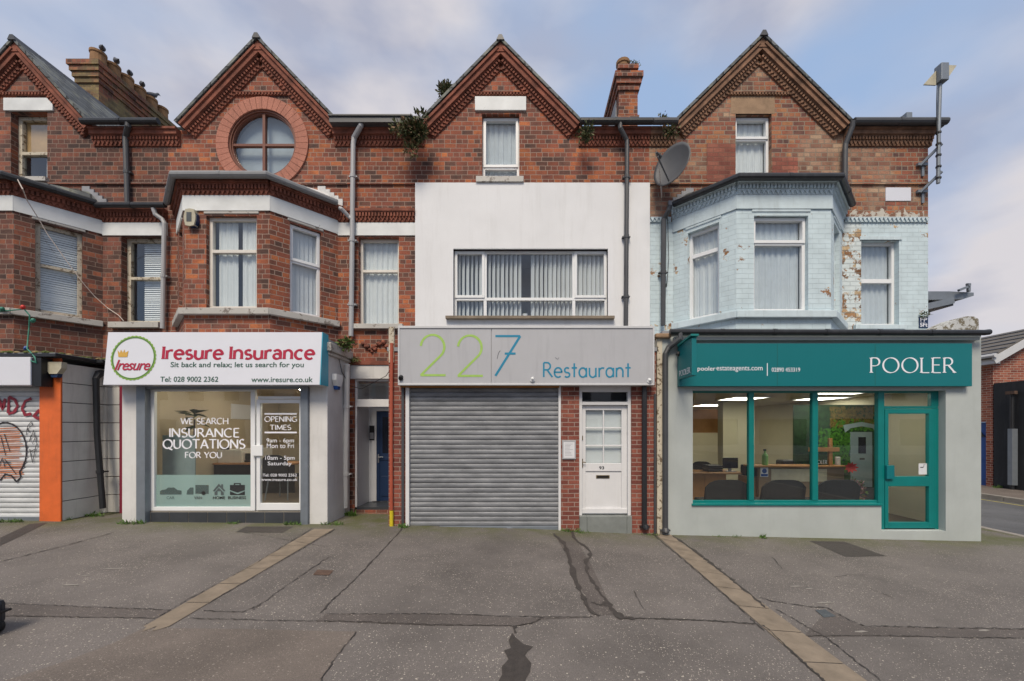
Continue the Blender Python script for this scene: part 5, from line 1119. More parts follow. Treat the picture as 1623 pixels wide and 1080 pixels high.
wd_ = m.build('white_door', M['white_paint'], H3, bevel=.004); pane(wd_, DF, g0, g1, gz0, gz1, -.022, 'glass')
m = MB(); cover_pf = DF; m.face([DF.p(g0-.02, gz0-.02, -.07), DF.p(g1+.02, gz0-.02, -.07), DF.p(g1+.02, gz1+.02, -.07), DF.p(g0-.02, gz1+.02, -.07)]); m.build('blind', M['curtain'], wd_)
m = MB(); DF.box(m, SX(946.5), SX(968), SZ(759.5), SZ(754.5), -.018, -.008); m.build('letter_plate', M['brass'], wd_); m = MB(); DF.box(m, SX(948), SX(966.5), SZ(758.7), SZ(755.5), -.0079, -.006); m.build('letter_slot', M['black'], wd_)
text('93', DF, SX(951), SX(959), SZ(745), SZ(740), M['dark_letter'], wd_, name='house_number', bold=.02, out=.003)
m = MB(); DF.box(m, SX(921.5), SX(925), SZ(742), SZ(728), .001, .012); m.tube([DF.p(SX(923), SZ(733), .04), DF.p(SX(929), SZ(733.5), .045)], .008, 6); DF.box(m, SX(922.5), SX(925), SZ(698), SZ(691), .001, .015); m.build('handle', M['brass'], wd_)
o = thing('notice_board', 'framed white notice on the brick pier between the shutter and the white door', 'notice', (SX(902), SY, SZ(728))); m = MB(); SF.box(m, SX(891), SX(912.5), SZ(728), SZ(698), .001, .02); m.build('frame', M['silver_pipe'], o, bevel=.003); m = MB(); SF.box(m, SX(893), SX(910.5), SZ(726), SZ(701), .021, .023); pp_ = m.build('paper', M['paper'], o)
m = MB()
for i in range(9): z = SZ(704+i*2.2); SF.box(m, SX(895), SX(random.uniform(902,909)), z-.004, z+.003, .0235, .0238)
m.build('print_line', M['silver_pipe'], pp_)
d = MB(); downpipe(d, [(SX(1020), SY-.05, zl), (SX(1020), SY-.05, SZ(830)), (SX(1022), SY-.08, SZ(838))], .043); d.build('downpipe', M['black_pipe'], H3)
m = MB(); SF.box(m, SX(637), SX(641), gz(-2), zl, .001, .03); m.build('conduit', M['dark_pipe'], H3); m = MB(); SF.box(m, SX(1036), SX(1039), gz(2), SZ(625), .001, .03); m.build('conduit', M['dark_pipe'], H3)
c_ = MB(); c_.tube([(SX(621.5), SY-.03, SZ(808)), (SX(621), SY-.03, SZ(700)), (SX(622), SY-.03, SZ(545))], .03, 10); o = c_.build('gas_pipe', M['red_oxide'], loc=(SX(621), SY-.03, gz(-2.1))); tag(o, 'red painted vertical pipe with a yellow foot on the left brick pier of the restaurant', 'pipe'); m = MB(); m.tube([(SX(621.5), SY-.03, gz(-2.1)), (SX(621.5), SY-.03, SZ(809))], .034, 10); m.build('foot_sleeve', M['yellow'], o)
m = MB(); m.box(SX(617), SX(625), SY-.03, SY+.02, SZ(575), SZ(519)); m.build('timber_post', M['old_sash'], H3)
m = MB(); m.box(SX(1041), SX(1049), SY-.02, SY+.2, gz(2)-.1, SZ(537)); m.build('party_pilaster', M['old_sash'], H3); m = MB(); m.box(SX(1037), SX(1062), SY-.08, SY+.2, SZ(537), SZ(530)); m.build('pilaster_cap', M['stone'], H3, bevel=.02)
sf3 = SY-.16; sg = thing('shop_sign', 'wide silver sign board reading 227 Restaurant above the roller shutter', 'sign', (X(834,sf3), sf3, Z(610,sf3))); Q3 = front(sf3)
xa, xb, zb0_, zt0_ = X(631,sf3), X(1037,sf3), Z(611,sf3), Z(517,sf3)
m = MB(); Q3.box(m, xa+.03, X(778.3,sf3), zb0_+.03, zt0_-.04, -.02, 0); m.build('panel', M['sign_grey'], sg); m = MB(); Q3.box(m, X(779.3,sf3), xb-.03, zb0_+.03, zt0_-.04, -.02, 0); m.build('panel', M['sign_grey'], sg)
m = MB(); Q3.box(m, xa, xb, zb0_+.0, zb0_+.03, -.15, .015); Q3.box(m, xa, xb, zt0_-.04, zt0_, -.15, .015); Q3.box(m, xa, xa+.03, zb0_+.03, zt0_-.04, -.15, .015); Q3.box(m, xb-.03, xb, zb0_+.03, zt0_-.04, -.15, .015); Q3.box(m, xa+.03, xb-.03, zb0_+.03, zt0_-.04, -.14, -.025); m.build('frame', M['sign_edge'], sg, bevel=.004)
def QX(px): return X(px, sf3)
def QZ(py): return Z(py, sf3)
strokes('2', Q3, QX(665), QX(709), QZ(595), QZ(531)-QZ(595), M['lime'], sg, .062, .048, 20, .003); strokes('2', Q3, QX(724), QX(768), QZ(596), QZ(532)-QZ(596), M['lime'], sg, .062, .048, 20, .003)
strokes('7', Q3, QX(784), QX(827), QZ(596), QZ(533)-QZ(596), M['cyan'], sg, .062, .048, 20, .003); strokes('Restqurqnt', Q3, QX(860.5), QX(1000), QZ(598), QZ(575)-QZ(598), M['cyan'], sg, .115, .10, 20, .003)
m = MB(); m.ribbon([Q3.p(QX(x), QZ(y), .003) for x, y in ((788,569),(790,560),(793,556))], .008, FN); m.ribbon([Q3.p(QX(x), QZ(y), .003) for x, y in ((886,567),(884,570),(880,567))], .006, FN); m.build('scratch', M['dark_pipe'], sg)
for px, py, mt, lb in ((635.5,600,'black','small black round fitting at the lower left corner of the silver sign'), (844,603,'pvc','small round white light under the letter R of Restaurant'), (1029,605,'pvc','small round white light at the lower right corner of the silver sign')):
    m = MB(); m.lathe(Q3.p(QX(px), QZ(py), .001), FN, [(.038,0), (.04,.015), (.03,.03), (.028,.03), (.012,.038), (.001,.04)], 18); m.lathe(Q3.p(QX(px), QZ(py)+.02, .001), FN, [(.04,0),(.02,.06),(.001,.065)], 12); o = m.build('round_lamp', M[mt], smooth=True); tag(o, lb, 'lamp')
# --- estate agent shop (part of house 4)
pl, pr = SX(1049), SX(1555); ptop = Z(531,SY); PY = SY+.12; PW = front(PY)
def PX(px): return X(px, PY)
def PZ(py): return Z(py, PY)
whz, wsz = SZ(619), SZ(799.5)
dsz = SZ(842)
m = MB(); wall(m, SF, rect(pl, pr, -.6, ptop), [[(SX(1098), wsz), (SX(1397), wsz), (SX(1397), dsz), (SX(1499), dsz), (SX(1499), whz), (SX(1098), whz)]], .22)
m.face([(pl,SY,-.6), (pl,SY,ptop), (pl,0,ptop), (pl,0,-.6)]); m.face([(pr,SY,-.6), (pr,0,-.6), (pr,0,ptop), (pr,SY,ptop)]); m.build('shop_front', M['render_grey'], H4)
m = MB(); m.box(pl, pr+.02, SY-.03, .0, ptop+.002, ptop+.06); m.build('shop_roof', M['lead'], H4)
m = MB(); m.box(SX(1066), pr-.12, SY-.09, SY-.001, SZ(541), SZ(536)); m.build('cornice', M['render_grey'], H4, bevel=.004)
g = MB(); gy = SY-.15; gutter_run(g, [(X(1062,gy), gy, Z(526,gy)), (X(1560,gy), gy, Z(527.5,gy)), (X(1568,gy), gy, Z(526.5,gy))], .048); g.build('gutter', M['black_pipe'], H4)
d = MB(); downpipe(d, [(X(1078,gy), gy, Z(528,gy)), (X(1078,gy), gy, Z(537,gy)), (X(1060,SY-.06), SY-.06, Z(552,SY)), (X(1054.5,SY-.06), SY-.06, Z(562,SY)), (X(1054.5,SY-.06), SY-.06, Z(836,SY)), (X(1056,SY-.1), SY-.1, Z(843,SY))], .045); d.build('downpipe', M['dark_pipe'], H4)
m = MB(); x0_, x1_, x2_ = SX(1098)-.05, PX(1391), PX(1401)
PW.box(m, x0_, x1_, wsz-.01, PZ(793.5), -.07, .0); PW.box(m, x0_, x1_, PZ(623), whz+.02, -.07, 0)
for q in ((1187,1195), (1287.5,1296.5)): PW.box(m, PX(q[0]), PX(q[1]), PZ(793.5), PZ(623), -.07, .006)
PW.box(m, x0_, SX(1100), PZ(793.5), PZ(623), -.07, 0)
PW.box(m, x1_, x2_, dsz+.0, whz+.02, -.07, .012); sw4 = m.build('shop_window', M['teal_frame'], H4, bevel=.005); pane(sw4, PW, SX(1098)-.02, x1_, PZ(796), PZ(621), -.04)
m = MB(); SF.box(m, SX(1096), SX(1397), wsz-.02, wsz+.012, -.119, .03); m.build('window_sill', M['teal_frame'], sw4, bevel=.005)
dzb = dsz+.02; m = MB(); PW.box(m, x2_, PX(1487), PZ(648), PZ(644), -.07, .0); PW.box(m, PX(1482), PX(1487)+.02, dsz, PZ(648), -.07, 0.); PW.box(m, PX(1476), PX(1487)+.02, PZ(644), whz+.02, -.07, .0); PW.box(m, x2_, PX(1476), PZ(623), whz+.02, -.07, 0); dfr = m.build('door_frame', M['teal_frame'], H4, bevel=.005); pane(dfr, PW, x2_, PX(1477), PZ(645), PZ(622), -.04)
m = MB(); PW.box(m, x2_+.004, PX(1407), dzb, PZ(648)-.006, -.05, .018); PW.box(m, PX(1471), PX(1482)-.004, dzb, PZ(648)-.006, -.05, .018)
for a, b in ((dzb, PZ(828)), (PZ(771), PZ(755.5)), (PZ(656), PZ(648)-.006)): PW.box(m, PX(1407), PX(1471), a, b, -.05, .018)
d4 = m.build('shop_door', M['teal_frame'], H4, bevel=.005); pane(d4, PW, PX(1406), PX(1472), dzb+.05, PZ(650), -.02)
m = MB(); PW.box(m, PX(1401), PX(1413), PZ(759), PZ(737.5), .019, .06); m.build('handle_box', M['teal'], d4, bevel=.006)
m = MB(); PW.box(m, PX(1457.5), PX(1470.5), PZ(752.5), PZ(735), -.018, -.016); tk = m.build('sticker', M['paper'], d4); m = MB(); PW.box(m, PX(1460), PX(1465), PZ(742), PZ(740.5), -.0155, -.015); m.ribbon([PW.p(PX(x), PZ(y), -.0148) for x, y in ((1464,741),(1466,739),(1465,737.5),(1468,736.8))], .008, FN); m.build('sticker_mark', M['dark_letter'], d4)
m = MB(); PW.box(m, x2_, SX(1499), -.6, dsz, -.10, -.02); m.build('threshold', M['render_grey'], H4)
# sign board and projecting sign
s4 = SY-.10; Q4 = front(s4); sg = thing('shop_sign', 'long teal sign board reading POOLER in white serif capitals', 'sign', (X(1309,s4), s4, Z(612,s4)))
m = MB(); Q4.box(m, X(1077,s4), X(1541,s4), Z(612.5,s4), Z(544.5,s4), -.098, 0); m.build('board', M['teal'], sg, bevel=.006)
def YX(px): return X(px, s4)
def YZ(py): return Z(py, s4)
for q in (1232, 1387):
    m = MB(); Q4.box(m, YX(q)-.002, YX(q)+.002, Z(611,s4), Z(546,s4), .0002, .0012); m.build('panel_joint', M['ivy_dark'], sg)
strokes('POOLER', Q4, YX(1379), YX(1513), YZ(591), YZ(567.5)-YZ(591), M['white_letter'], sg, .125, .04, 15, .003, serif=.13, track=.13)
text('pooler', Q4, YX(1105.5), YX(1134), YZ(590), YZ(581), M['white_letter'], sg, bold=.006); text('estateagents.com', Q4, YX(1135.5), YX(1208.5), YZ(590), YZ(581), M['white_letter'], sg)
text('02890 453319', Q4, YX(1223), YX(1268), YZ(589.5), YZ(583), M['white_letter'], sg); m = MB(); Q4.box(m, YX(1215.4), YX(1216.6), YZ(596), YZ(576), 0.001, .004); m.build('lettering', M['white_letter'], sg)
bx = X(1075, s4-.01); yb0, yb1 = s4-.012, -1.54; zb_, zt_ = 2.55, 3.14; sg = thing('projecting_sign', 'teal sign box standing out edge-on at the left end of the long teal board', 'sign', (bx+.04, s4, zb_))
m = MB(); m.box(bx, bx+.075, yb1, yb0, zb_, zt_); m.build('sign_body', M['teal'], sg, bevel=.008); m = MB(); m.bar((bx+.035, yb1-.03, zt_+.035), (bx+.035, yb0-.02, zt_-.02), .03, .12); m.build('top_bar', M['teal_frame'], sg)
LF = PF((bx, 0, 0), (0, -1, 0)); strokes('POOLER', LF, -yb0+.05, -yb1-.06, 2.60, .085, M['white_letter'], sg, .16, .07, 15, .003, serif=.1)
m = MB(); m.lathe((bx-.01, SY-.12, 2.98), FN, [(.035,0), (.04,.05), (.001,.06)], 10); m.build('fixing', M['black'], sg)
# interior
zi, zc = -.08, 2.46
room(H4, pl+.1, pr-.1, SY+.2, 6.2, zi, zc, 'cream_wall')
def light_panel(px, Y, w_, l_):
    x = X(px, Y); m = MB(); m.box(x-w_/2, x+w_/2, Y-l_/2, Y+l_/2, zc-.012, zc-.002); o = m.build('ceiling_light', M['panel_light']); tag(o, 'lit rectangular fluorescent or added fill panel in the estate agent ceiling', 'light', 'ceiling panels in the estate agent office'); f_ = MB()
    for a in ((x-w_/2-.03, x-w_/2, Y-l_/2, Y+l_/2), (x+w_/2, x+w_/2+.03, Y-l_/2, Y+l_/2), (x-w_/2-.03, x+w_/2+.03, Y-l_/2-.03, Y-l_/2), (x-w_/2-.03, x+w_/2+.03, Y+l_/2, Y+l_/2+.03)): f_.box(*a, zc-.02, zc-.001)
    f_.build('frame', M['pvc'], o)
for q in ((1176,1.9,.75,.9), (1300,1.9,.75,.9), (1126,4.6,.8,.9), (1420,3.4,.8,.9), (1255,4.8,.8,.9), (1340,.25,.9,.7)): light_panel(*q)  # last panel is out of view, added to brighten the mural
m = MB(); m.box(X(1146,3.2), X(1196,3.2), 3.2, 3.5, zi, zc); o = m.build('partition', M['cream_wall']); tag(o, 'cream partition column behind the computer desk', 'partition')
m = MB(); m.box(X(1090,4.2), X(1150,4.2), 4.2, 4.22, 1.6, 2.3); o = m.build('wood_panel', M['desk_wood']); tag(o, 'warm brown panel high on the back wall of the office', 'panel')
o = thing('office_desk', 'pale oak office desk behind the left window of the estate agent', 'desk', (X(1140,1.2), 1.2, zi)); m = MB(); m.box(X(1085,1.0), X(1184,1.0), 1.0, 1.75, .715, .745); m.build('desk_top', M['desk_wood'], o, bevel=.005)
for a, b in ((1094,1117), (1117.5,1151), (1172,1203)): m = MB(); m.box(X(a,1.05), X(b,1.05), 1.05 - (.3 if a == 1172 else 0), 1.10, zi, .714 if a != 1172 else .70); m.build('desk_panel', M['desk_wood'], o)
o = thing('computer_monitor', 'black computer monitor on the oak desk', 'monitor', (X(1158,1.3), 1.3, .745)); m = MB(); m.box(X(1146,1.3), X(1170,1.3), 1.3, 1.33, .82, 1.06); m.build('screen', M['screen'], o, bevel=.006); m = MB(); m.box(X(1156,1.3), X(1160,1.3), 1.32, 1.36, .747, .9); m.box(X(1150,1.3), X(1166,1.3), 1.26, 1.45, .746, .757); m.build('stand', M['silver_pipe'], o)
m = MB(); [m.box(X(1121,1.3), X(1144,1.3), 1.25, 1.55, .747+.05*k, .787+.05*k) for k in range(3)]; o = m.build('paper_tray', M['black'], bevel=.006); tag(o, 'stack of black paper trays on the oak desk', 'tray')
m = MB(); m.box(X(1177,1.0), X(1203,1.0), .80, 1.1, .702, .93); o = m.build('document_box', M['black'], bevel=.02); tag(o, 'black open box on the end of the oak desk', 'box')
office_chair('office_chair', 'high backed black office chair behind the left end of the desk', (X(1108,2.1), 2.1, zi+.12), 2.9)
for i, (px, lb) in enumerate(((1140,'black chair back under the left pane of the estate agent window'), (1226,'black chair back under the middle pane of the estate agent window'), (1309,'black chair back under the right pane of the estate agent window'))):
    office_chair('waiting_chair', lb, (X(px,-.15), -.15, zi-.03), math.pi*(1.0 if i else 1.0), group='black chairs along the estate agent window', wd=.80)
cy0 = .55; o = thing('reception_counter', 'taupe reception counter with an oak top', 'counter', (X(1270,cy0), cy0, zi)); m = MB(); m.box(X(1203,cy0), X(1338,cy0), cy0, cy0+.06, zi, .918); m.build('counter_front', M['counter'], o); m = MB(); m.box(X(1190,cy0), X(1340,cy0), cy0-.05, cy0+.3, .92, .955); m.build('counter_top', M['desk_wood'], o, bevel=.006)
m = MB(); m.box(X(1222,cy0), X(1310,cy0), cy0-.012, cy0-.001, .62, .88); m.build('counter_panel', M['plate_pale'], o)
def CP(px, py, Y): return X(px, Y), Z(py, Y)
ct = .956
m = MB(); m.lathe((X(1212.5,cy0+.1), cy0+.1, ct), UP, [(.055,0), (.06,.02), (.06,.2), (.03,.24), (.018,.25), (.018,.3)], 14); o = m.build('gel_bottle', M['gel']); tag(o, 'green hand gel pump bottle on the reception counter', 'bottle'); m = MB(); m.box(X(1212.5,cy0+.1)-.03, X(1212.5,cy0+.1)+.015, cy0+.08, cy0+.12, ct+.301, ct+.33); m.build('pump', M['black'], o)
m = MB(); m.box(X(1205,cy0), X(1217,cy0), cy0-.012, cy0-.002, .72, .915); o = m.build('mask_notice', M['paper']); tag(o, 'small white notice with a blue picture on the counter front', 'notice'); m = MB(); x_ = X(1211,cy0); m.lathe((x_, cy0-.0125, .84), FN, [(.05,0), (.05,.001)], 16); m.box(x_-.07, x_+.07, cy0-.0135, cy0-.0122, .73, .78); m.build('picture', M['blue_bright'], o)
m = MB(); xv = X(1316,cy0+.12); m.box(xv-.036, xv+.036, cy0+.10, cy0+.15, ct, Z(695,cy0+.1)); m.box(X(1281,cy0+.1), X(1330,cy0+.1), cy0+.085, cy0+.099, Z(716,cy0+.1), Z(709.5,cy0+.1)); o = m.build('model_sign_post', M['desk_wood'], bevel=.004); tag(o, 'cross shaped wooden sign post standing on the reception counter', 'sign post')
m = MB(); m.box(X(1284,cy0+.1), X(1312,cy0+.1), cy0+.105, cy0+.12, Z(737,cy0+.1), Z(718,cy0+.1)); m.build('hanging_board', M['ivy_dark'], o); strokes('POOLER', front(cy0+.105), X(1287,cy0+.1), X(1311,cy0+.1), Z(735.5,cy0+.1), .075, M['white_letter'], o, .12, .05, 15, .004)
m = MB(); m.lathe((X(1327.5,cy0+.12), cy0+.12, ct), UP, [(.05,0), (.05,.16), (.042,.17), (.001,.165)], 14); o = m.build('candle', M['pvc_cream']); tag(o, 'white cylindrical holder at the right end of the counter', 'candle')
m = MB(); m.box(X(1240,1.0), X(1300,1.0), 1.0, 1.25, .75, 1.03); o = m.build('black_printer', M['black'], bevel=.03); tag(o, 'black office machine behind the reception counter', 'printer')
o = thing('flower', 'red flower with pointed petals at the right end of the counter', 'flower', (X(1347,.3), .3, zi)); m = MB(); c = Vector((X(1347,.3), .3, Z(741,.3)))
for i in range(9): a = i*.7; r_ = Vector((math.cos(a), -.3, math.sin(a)*.8)); s = r_.cross(Vector((0,1,0))).normalized()*.035; m.face([c, c+r_*.07+s, c+r_*.15, c+r_*.07-s])
m.build('petals', M['red_flower'], o); m = MB(); m.tube([c, c + Vector((.02,.02,-.4)), (c.x+.03, c.y, zi)], .006, 6); m.build('stem', M['leaf1'], o)
o = thing('flower_bed', 'bunch of pink and green dried flowers low in the right pane', 'flowers', (X(1357,.3), .3, zi)); m = MB(); leaf_mass(m, (X(1357,.3), .35, .42), (.20,.12,.28), 520, .06, 3); m.build('foliage', [M['pink_flower'], M['grass'], M['leaf3']], o); m = MB(); m.lathe((X(1357,.3), .35, zi), UP, [(.12,0), (.15,.26), (.13,.26)], 14); m.build('pot', M['counter'], o)
my = .98; MQ = front(my); o = thing('wall_mural', 'large printed picture of an ivy covered cottage door inside the office', 'mural', (X(1335,my), my, .1))
def mx_(px): return X(px, my)
def mz_(py): return Z(py, my)
m = MB(); MQ.box(m, mx_(1258), mx_(1389), mz_(800), mz_(642), -.03, 0); m.build('backing', M['ivy_dark'], o)
def flat_leaves(n, x0, x1, y0, y1, mats, sz, o_):
    m = MB()
    for i in range(n):
        c = MQ.p(mx_(random.uniform(x0,x1)), mz_(random.uniform(y0,y1)), .002 + (i % 40)*.0004); a = random.uniform(0,6.3); r_ = Vector((math.cos(a),0,math.sin(a)))*sz*random.uniform(.5,1.3); s = Vector((-r_.z,0,r_.x))*.45
        m.face([c-r_, c-s, c+r_, c+s])
    m.build('printed_leaves', [M[k] for k in mats], o_); return m
flat_leaves(520, 1298, 1350, 680, 748, ('ivy',), .05, o); flat_leaves(260, 1262, 1302, 690, 745, ('ivy_dark',), .05, o); flat_leaves(420, 1316, 1385, 646, 676, ('autumn',), .05, o); flat_leaves(160, 1320, 1388, 666, 682, ('ivy',), .045, o)
m = MB(); k = [(mx_(1336), mz_(684)), (mx_(1338), mz_(672))] + [(mx_(1364 + 24*math.cos(R(t))), mz_(678 - 8*math.sin(R(t)))) for t in range(180, -1, -15)][::1] + [(mx_(1390), mz_(672)), (mx_(1391), mz_(686))]
m = MB(); pa = [(mx_(1338), mz_(686)), (mx_(1335), mz_(674)), (mx_(1364), mz_(669)), (mx_(1388), mz_(674)), (mx_(1387), mz_(686)), (mx_(1382), mz_(679)), (mx_(1364), mz_(676)), (mx_(1347), mz_(679))]; m.prism(pa, MQ.p(0,0,.024) , (1,0,0), UP, FN, .002); m.build('printed_arch', M['print_door'], o)
m = MB(); MQ.box(m, mx_(1347), mx_(1381), mz_(772), mz_(685), .0, .022); m.build('printed_door', M['print_door'], o); m = MB(); MQ.box(m, mx_(1359), mx_(1371), mz_(719), mz_(693), .0225, .024); m.build('printed_window', M['screen'], o); m = MB(); MQ.box(m, mx_(1361), mx_(1369), mz_(729), mz_(726), .0225, .024); m.build('printed_letterbox', M['dark_pipe'], o)
m = MB(); MQ.box(m, mx_(1340), mx_(1388), mz_(799), mz_(773), .001, .003); m.build('printed_path', M['print_path'], o)
# ------------------------------------------------------------------ things on the walls and roofs
def alarm(label, pf, a, z, w_, h_, m1, m2, style=0):
    o = thing('alarm_box', label, 'alarm', pf.p(a, z-h_/2)); m = MB()
    if style == 0: m.prism([(-.5*w_,.1*h_), (-.36*w_,.46*h_), (0,.5*h_), (.36*w_,.46*h_), (.5*w_,.1*h_), (.5*w_,-.12*h_), (.36*w_,-.46*h_), (0,-.5*h_), (-.36*w_,-.46*h_), (-.5*w_,-.12*h_)], pf.p(a, z, .085), pf.u, UP, pf.n, .08)
    else: m.prism([(-.5*w_,.5*h_), (.5*w_,.5*h_), (.48*w_,.1*h_), (.22*w_,-.28*h_), (-.22*w_,-.28*h_), (-.48*w_,.1*h_)], pf.p(a, z, .09), pf.u, UP, pf.n, .085)
    m.build('cover', M[m1], o, bevel=.015); m = MB()
    if style == 0: m.prism([(.2*w_,.46*h_), (.52*w_,.2*h_), (.56*w_,-.2*h_), (.3*w_,-.5*h_), (-.1*w_,-.52*h_), (.2*w_,-.3*h_)], pf.p(a, z, .06), pf.u, UP, pf.n, .058); 
    else: m.prism([(-.24*w_,-.26*h_), (.24*w_,-.26*h_), (.16*w_,-.5*h_), (-.16*w_,-.5*h_)], pf.p(a, z, .075), pf.u, UP, pf.n, .07)
    m.build('base', M[m2], o, bevel=.01)
    if style == 0: m = MB(); pf.box(m, a-.25*w_, a+.18*w_, z-.25*h_, z+.28*h_, .086, .089); m.build('badge', M['grey_blue'], o)
    return o
BF = front(BY); alarm('oval white and blue alarm box high on the corner pier of the middle left bay', BF, X(303,BY-.05), Z(346,BY-.05), .20, .30, 'plate_pale', 'blue_door')
alarm('cream shield shaped alarm box at the top of the orange pier', SF, X(84,SY-.09), Z(586,SY-.09), .29, .26, 'plate_pale', 'blue_door', 1)
EP = PF((xsr,0,0), (0,1,0)); alarm('white and blue alarm box on the side wall of the white insurance shop', EP, -.62, Z(606,-.62), .25, .27, 'pvc', 'blue_bright', 1)
# satellite dish
dc = Vector((X(1064,-.45), -.45, Z(260,-.45))); dn = Vector((-.74, -.62, .22)).normalized(); o = thing('satellite_dish', 'grey satellite dish on the brick beside the light blue bay', 'satellite dish', dc + Vector((0,0,-.3)))
m = MB(); up_ = Vector((0,0,1)); su = dn.cross(up_).normalized(); sv = su.cross(dn).normalized(); vs_ = []; fs_ = []; nr, na = 8, 32
for i in range(nr+1):
    r_ = i/nr
    for j in range(na):
        a = 2*math.pi*j/na; vs_.append(dc + su*math.cos(a)*r_*.36 + sv*math.sin(a)*r_*.41 + dn*(.10*r_*r_ - .1))
for i in range(nr):
    for j in range(na): fs_.append((i*na+j, i*na+(j+1) % na, (i+1)*na+(j+1) % na, (i+1)*na+j))
k = len(vs_); m.mesh(vs_ + [p - dn*.012 for p in vs_], fs_ + [tuple(i+k for i in f[::-1]) for f in fs_] + [(nr*na+j, nr*na+(j+1) % na, k+nr*na+(j+1) % na, k+nr*na+j) for j in range(na)]); m.build('reflector', M['dish'], o, smooth=True)
lnb = dc + dn*.42 - sv*.12; m = MB(); m.tube([dc - sv*.36 + dn*.0, lnb - sv*.05, lnb], .013, 8); m.build('arm', M['dark_pipe'], o); m = MB(); m.tube([lnb - dn*.07, lnb - dn*.03, lnb + dn*.06], [.035,.03,.02], 10); m.build('receiver', M['dark_pipe'], o)
m = MB(); m.tube([dc - dn*.1, dc - dn*.2, (dc.x+.12, -.16, dc.z-.05), (dc.x+.12, 0, dc.z-.05)], .022, 8); m.build('bracket', M['dark_pipe'], o)
m = MB(); m.tube([lnb + Vector((0,0,-.03)), (dc.x-.05, -.08, dc.z-.4), (dc.x-.03, -.03, Z(296))], .006, 5); m.build('cable', M['cable'], o)
# antenna mast at the right end
ax_ = X(1487,-.25); o = thing('antenna_mast', 'grey aerial mast with a slanted panel head at the right end wall', 'antenna', (ax_, -.25, Z(291,-.25)))
m = MB(); m.tube([(ax_, -.25, Z(291,-.25)), (ax_+.01, -.25, Z(200,-.25)), (ax_+.04, -.25, Z(118,-.25))], .030, 10); m.build('mast', M['galv'], o)
for k in range(5): m = MB(); z = Z(284-k*18,-.25); m.tube([(ax_+.005, -.25, z), (ax_+.006, -.25, z+.03)], .042, 8); m.build('clip', M['black'], o)
h0 = Vector((ax_+.04, -.27, Z(119,-.25))); m = MB(); m.box(h0.x-.07, h0.x+.075, -.34, -.2, h0.z-.16, h0.z+.16); m.build('head_box', M['galv'], o, bevel=.01)
for s in (-1, 1):
    m = MB(); p = [(s*.078,-.15 if s > 0 else -.19), (s*.078,.19 if s > 0 else .08), (s*.31,.18 if s > 0 else -.18)]; m.prism(p, h0 + Vector((0,.02,0)), (1,0,0), UP, FN, .02); m.build('head_plate', M['plate_pale'], o)
for py in (237, 281):
    m = MB(); z = Z(py,-.25); b = Vector((X(1456), -.03, z-.16)); m.bar(b, (ax_+.06, -.26, z+.10), .04, .04); m.bar(b + Vector((-.06,.0,.02)), b + Vector((.13,0,.02)), .05, .05); m.bar(b + Vector((.06,.02,.02)), b + Vector((.06,.02,-.20)), .045, .04); m.build('bracket', M['galv'], o)
m = MB(); m.tube([(ax_-.03, -.26, h0.z-.2), (ax_-.06, -.28, h0.z-.5), (ax_-.05, -.27, h0.z-.9), (ax_-.03, -.27, h0.z-1.4)], .007, 5); m.build('cable', M['black'], o)
# steel canopy frame beyond the end wall
yk = 1.6; o = thing('steel_canopy', 'grey steel canopy frame bracketed from the far right end wall', 'canopy', (P4, yk, Z(512,yk))); kx = lambda px: X(px, yk); kz = lambda py: Z(py, yk)
m = MB(); m.prism([(P4,kz(462)), (kx(1505),kz(462)), (kx(1543.5),kz(464)), (kx(1543.5),kz(469)), (kx(1528),kz(474)), (kx(1505),kz(475)), (P4,kz(476))], (0,yk,0), (1,0,0), UP, FN, 1.0); m.build('beam', M['galv'], o, bevel=.01)
m = MB(); m.prism([(P4,kz(477)), (kx(1522),kz(477)), (kx(1522),kz(481.5)), (kx(1496),kz(484)), (P4,kz(492))], (0,yk+.15,0), (1,0,0), UP, FN, .7); m.build('hood', M['dark_pipe'], o)
m = MB(); m.bar((P4, yk-.06, kz(511)), (kx(1506), yk-.06, kz(478)), .14, .06); m.build('brace', M['galv'], o); m = MB(); m.bar((kx(1512), yk-.1, kz(463)), (kx(1527), yk-.1, kz(457)), .05, .05); m.bar((kx(1527.5), yk-.1, kz(464)), (kx(1527.5), yk-.1, kz(452.5)), .05, .05); m.bar((kx(1531.5), yk-.05, kz(464)), (kx(1531.5), yk-.05, kz(452.5)), .05, .05); m.bar((kx(1526.5), yk-.07, kz(453)), (kx(1532.5), yk-.07, kz(453)), .05, .04); m.build('clamp', M['galv'], o)
m = MB(); m.prism([(P4,kz(431)), (kx(1494),kz(442)), (P4,kz(450.5))], (0,yk+1.2,0), (1,0,0), UP, FN, .5); m.build('roof_edge', M['slate'], o)
# stone coping lump on the parapet, hydrant plate
pf_ = -.60; q = lambda x, y: (X(x,pf_), Z(y,pf_)); m = MB(); m.prism([q(1474,528), q(1484,520), q(1497,515), q(1510,509), q(1523,503.5), q(1532,501.5), q(1544,502), q(1551,506), q(1552,528)], (0,pf_,0), (1,0,0), UP, FN, .34)
bmx = m.build('parapet_coping', flaky('crumbling_painted_stone', '#b9bcbc', '#6d6656', .52, 9, .9), H4, bevel=.03)
o = thing('hydrant_plate', 'small navy plate with white letters at the foot of the right blue wall', 'plate', (X(1463), -.02, Z(521))); m = MB(); F0.box(m, X(1456), X(1470), Z(520), Z(503), .001, .012); m.build('plate', M['blue_door'], o); text('FP', F0, X(1457.5), X(1468.5), Z(510.5), Z(504), M['white_letter'], o, bold=.03, out=.014); text('5Ft', F0, X(1457), X(1469), Z(518.5), Z(512), M['white_letter'], o, bold=.03, out=.014)
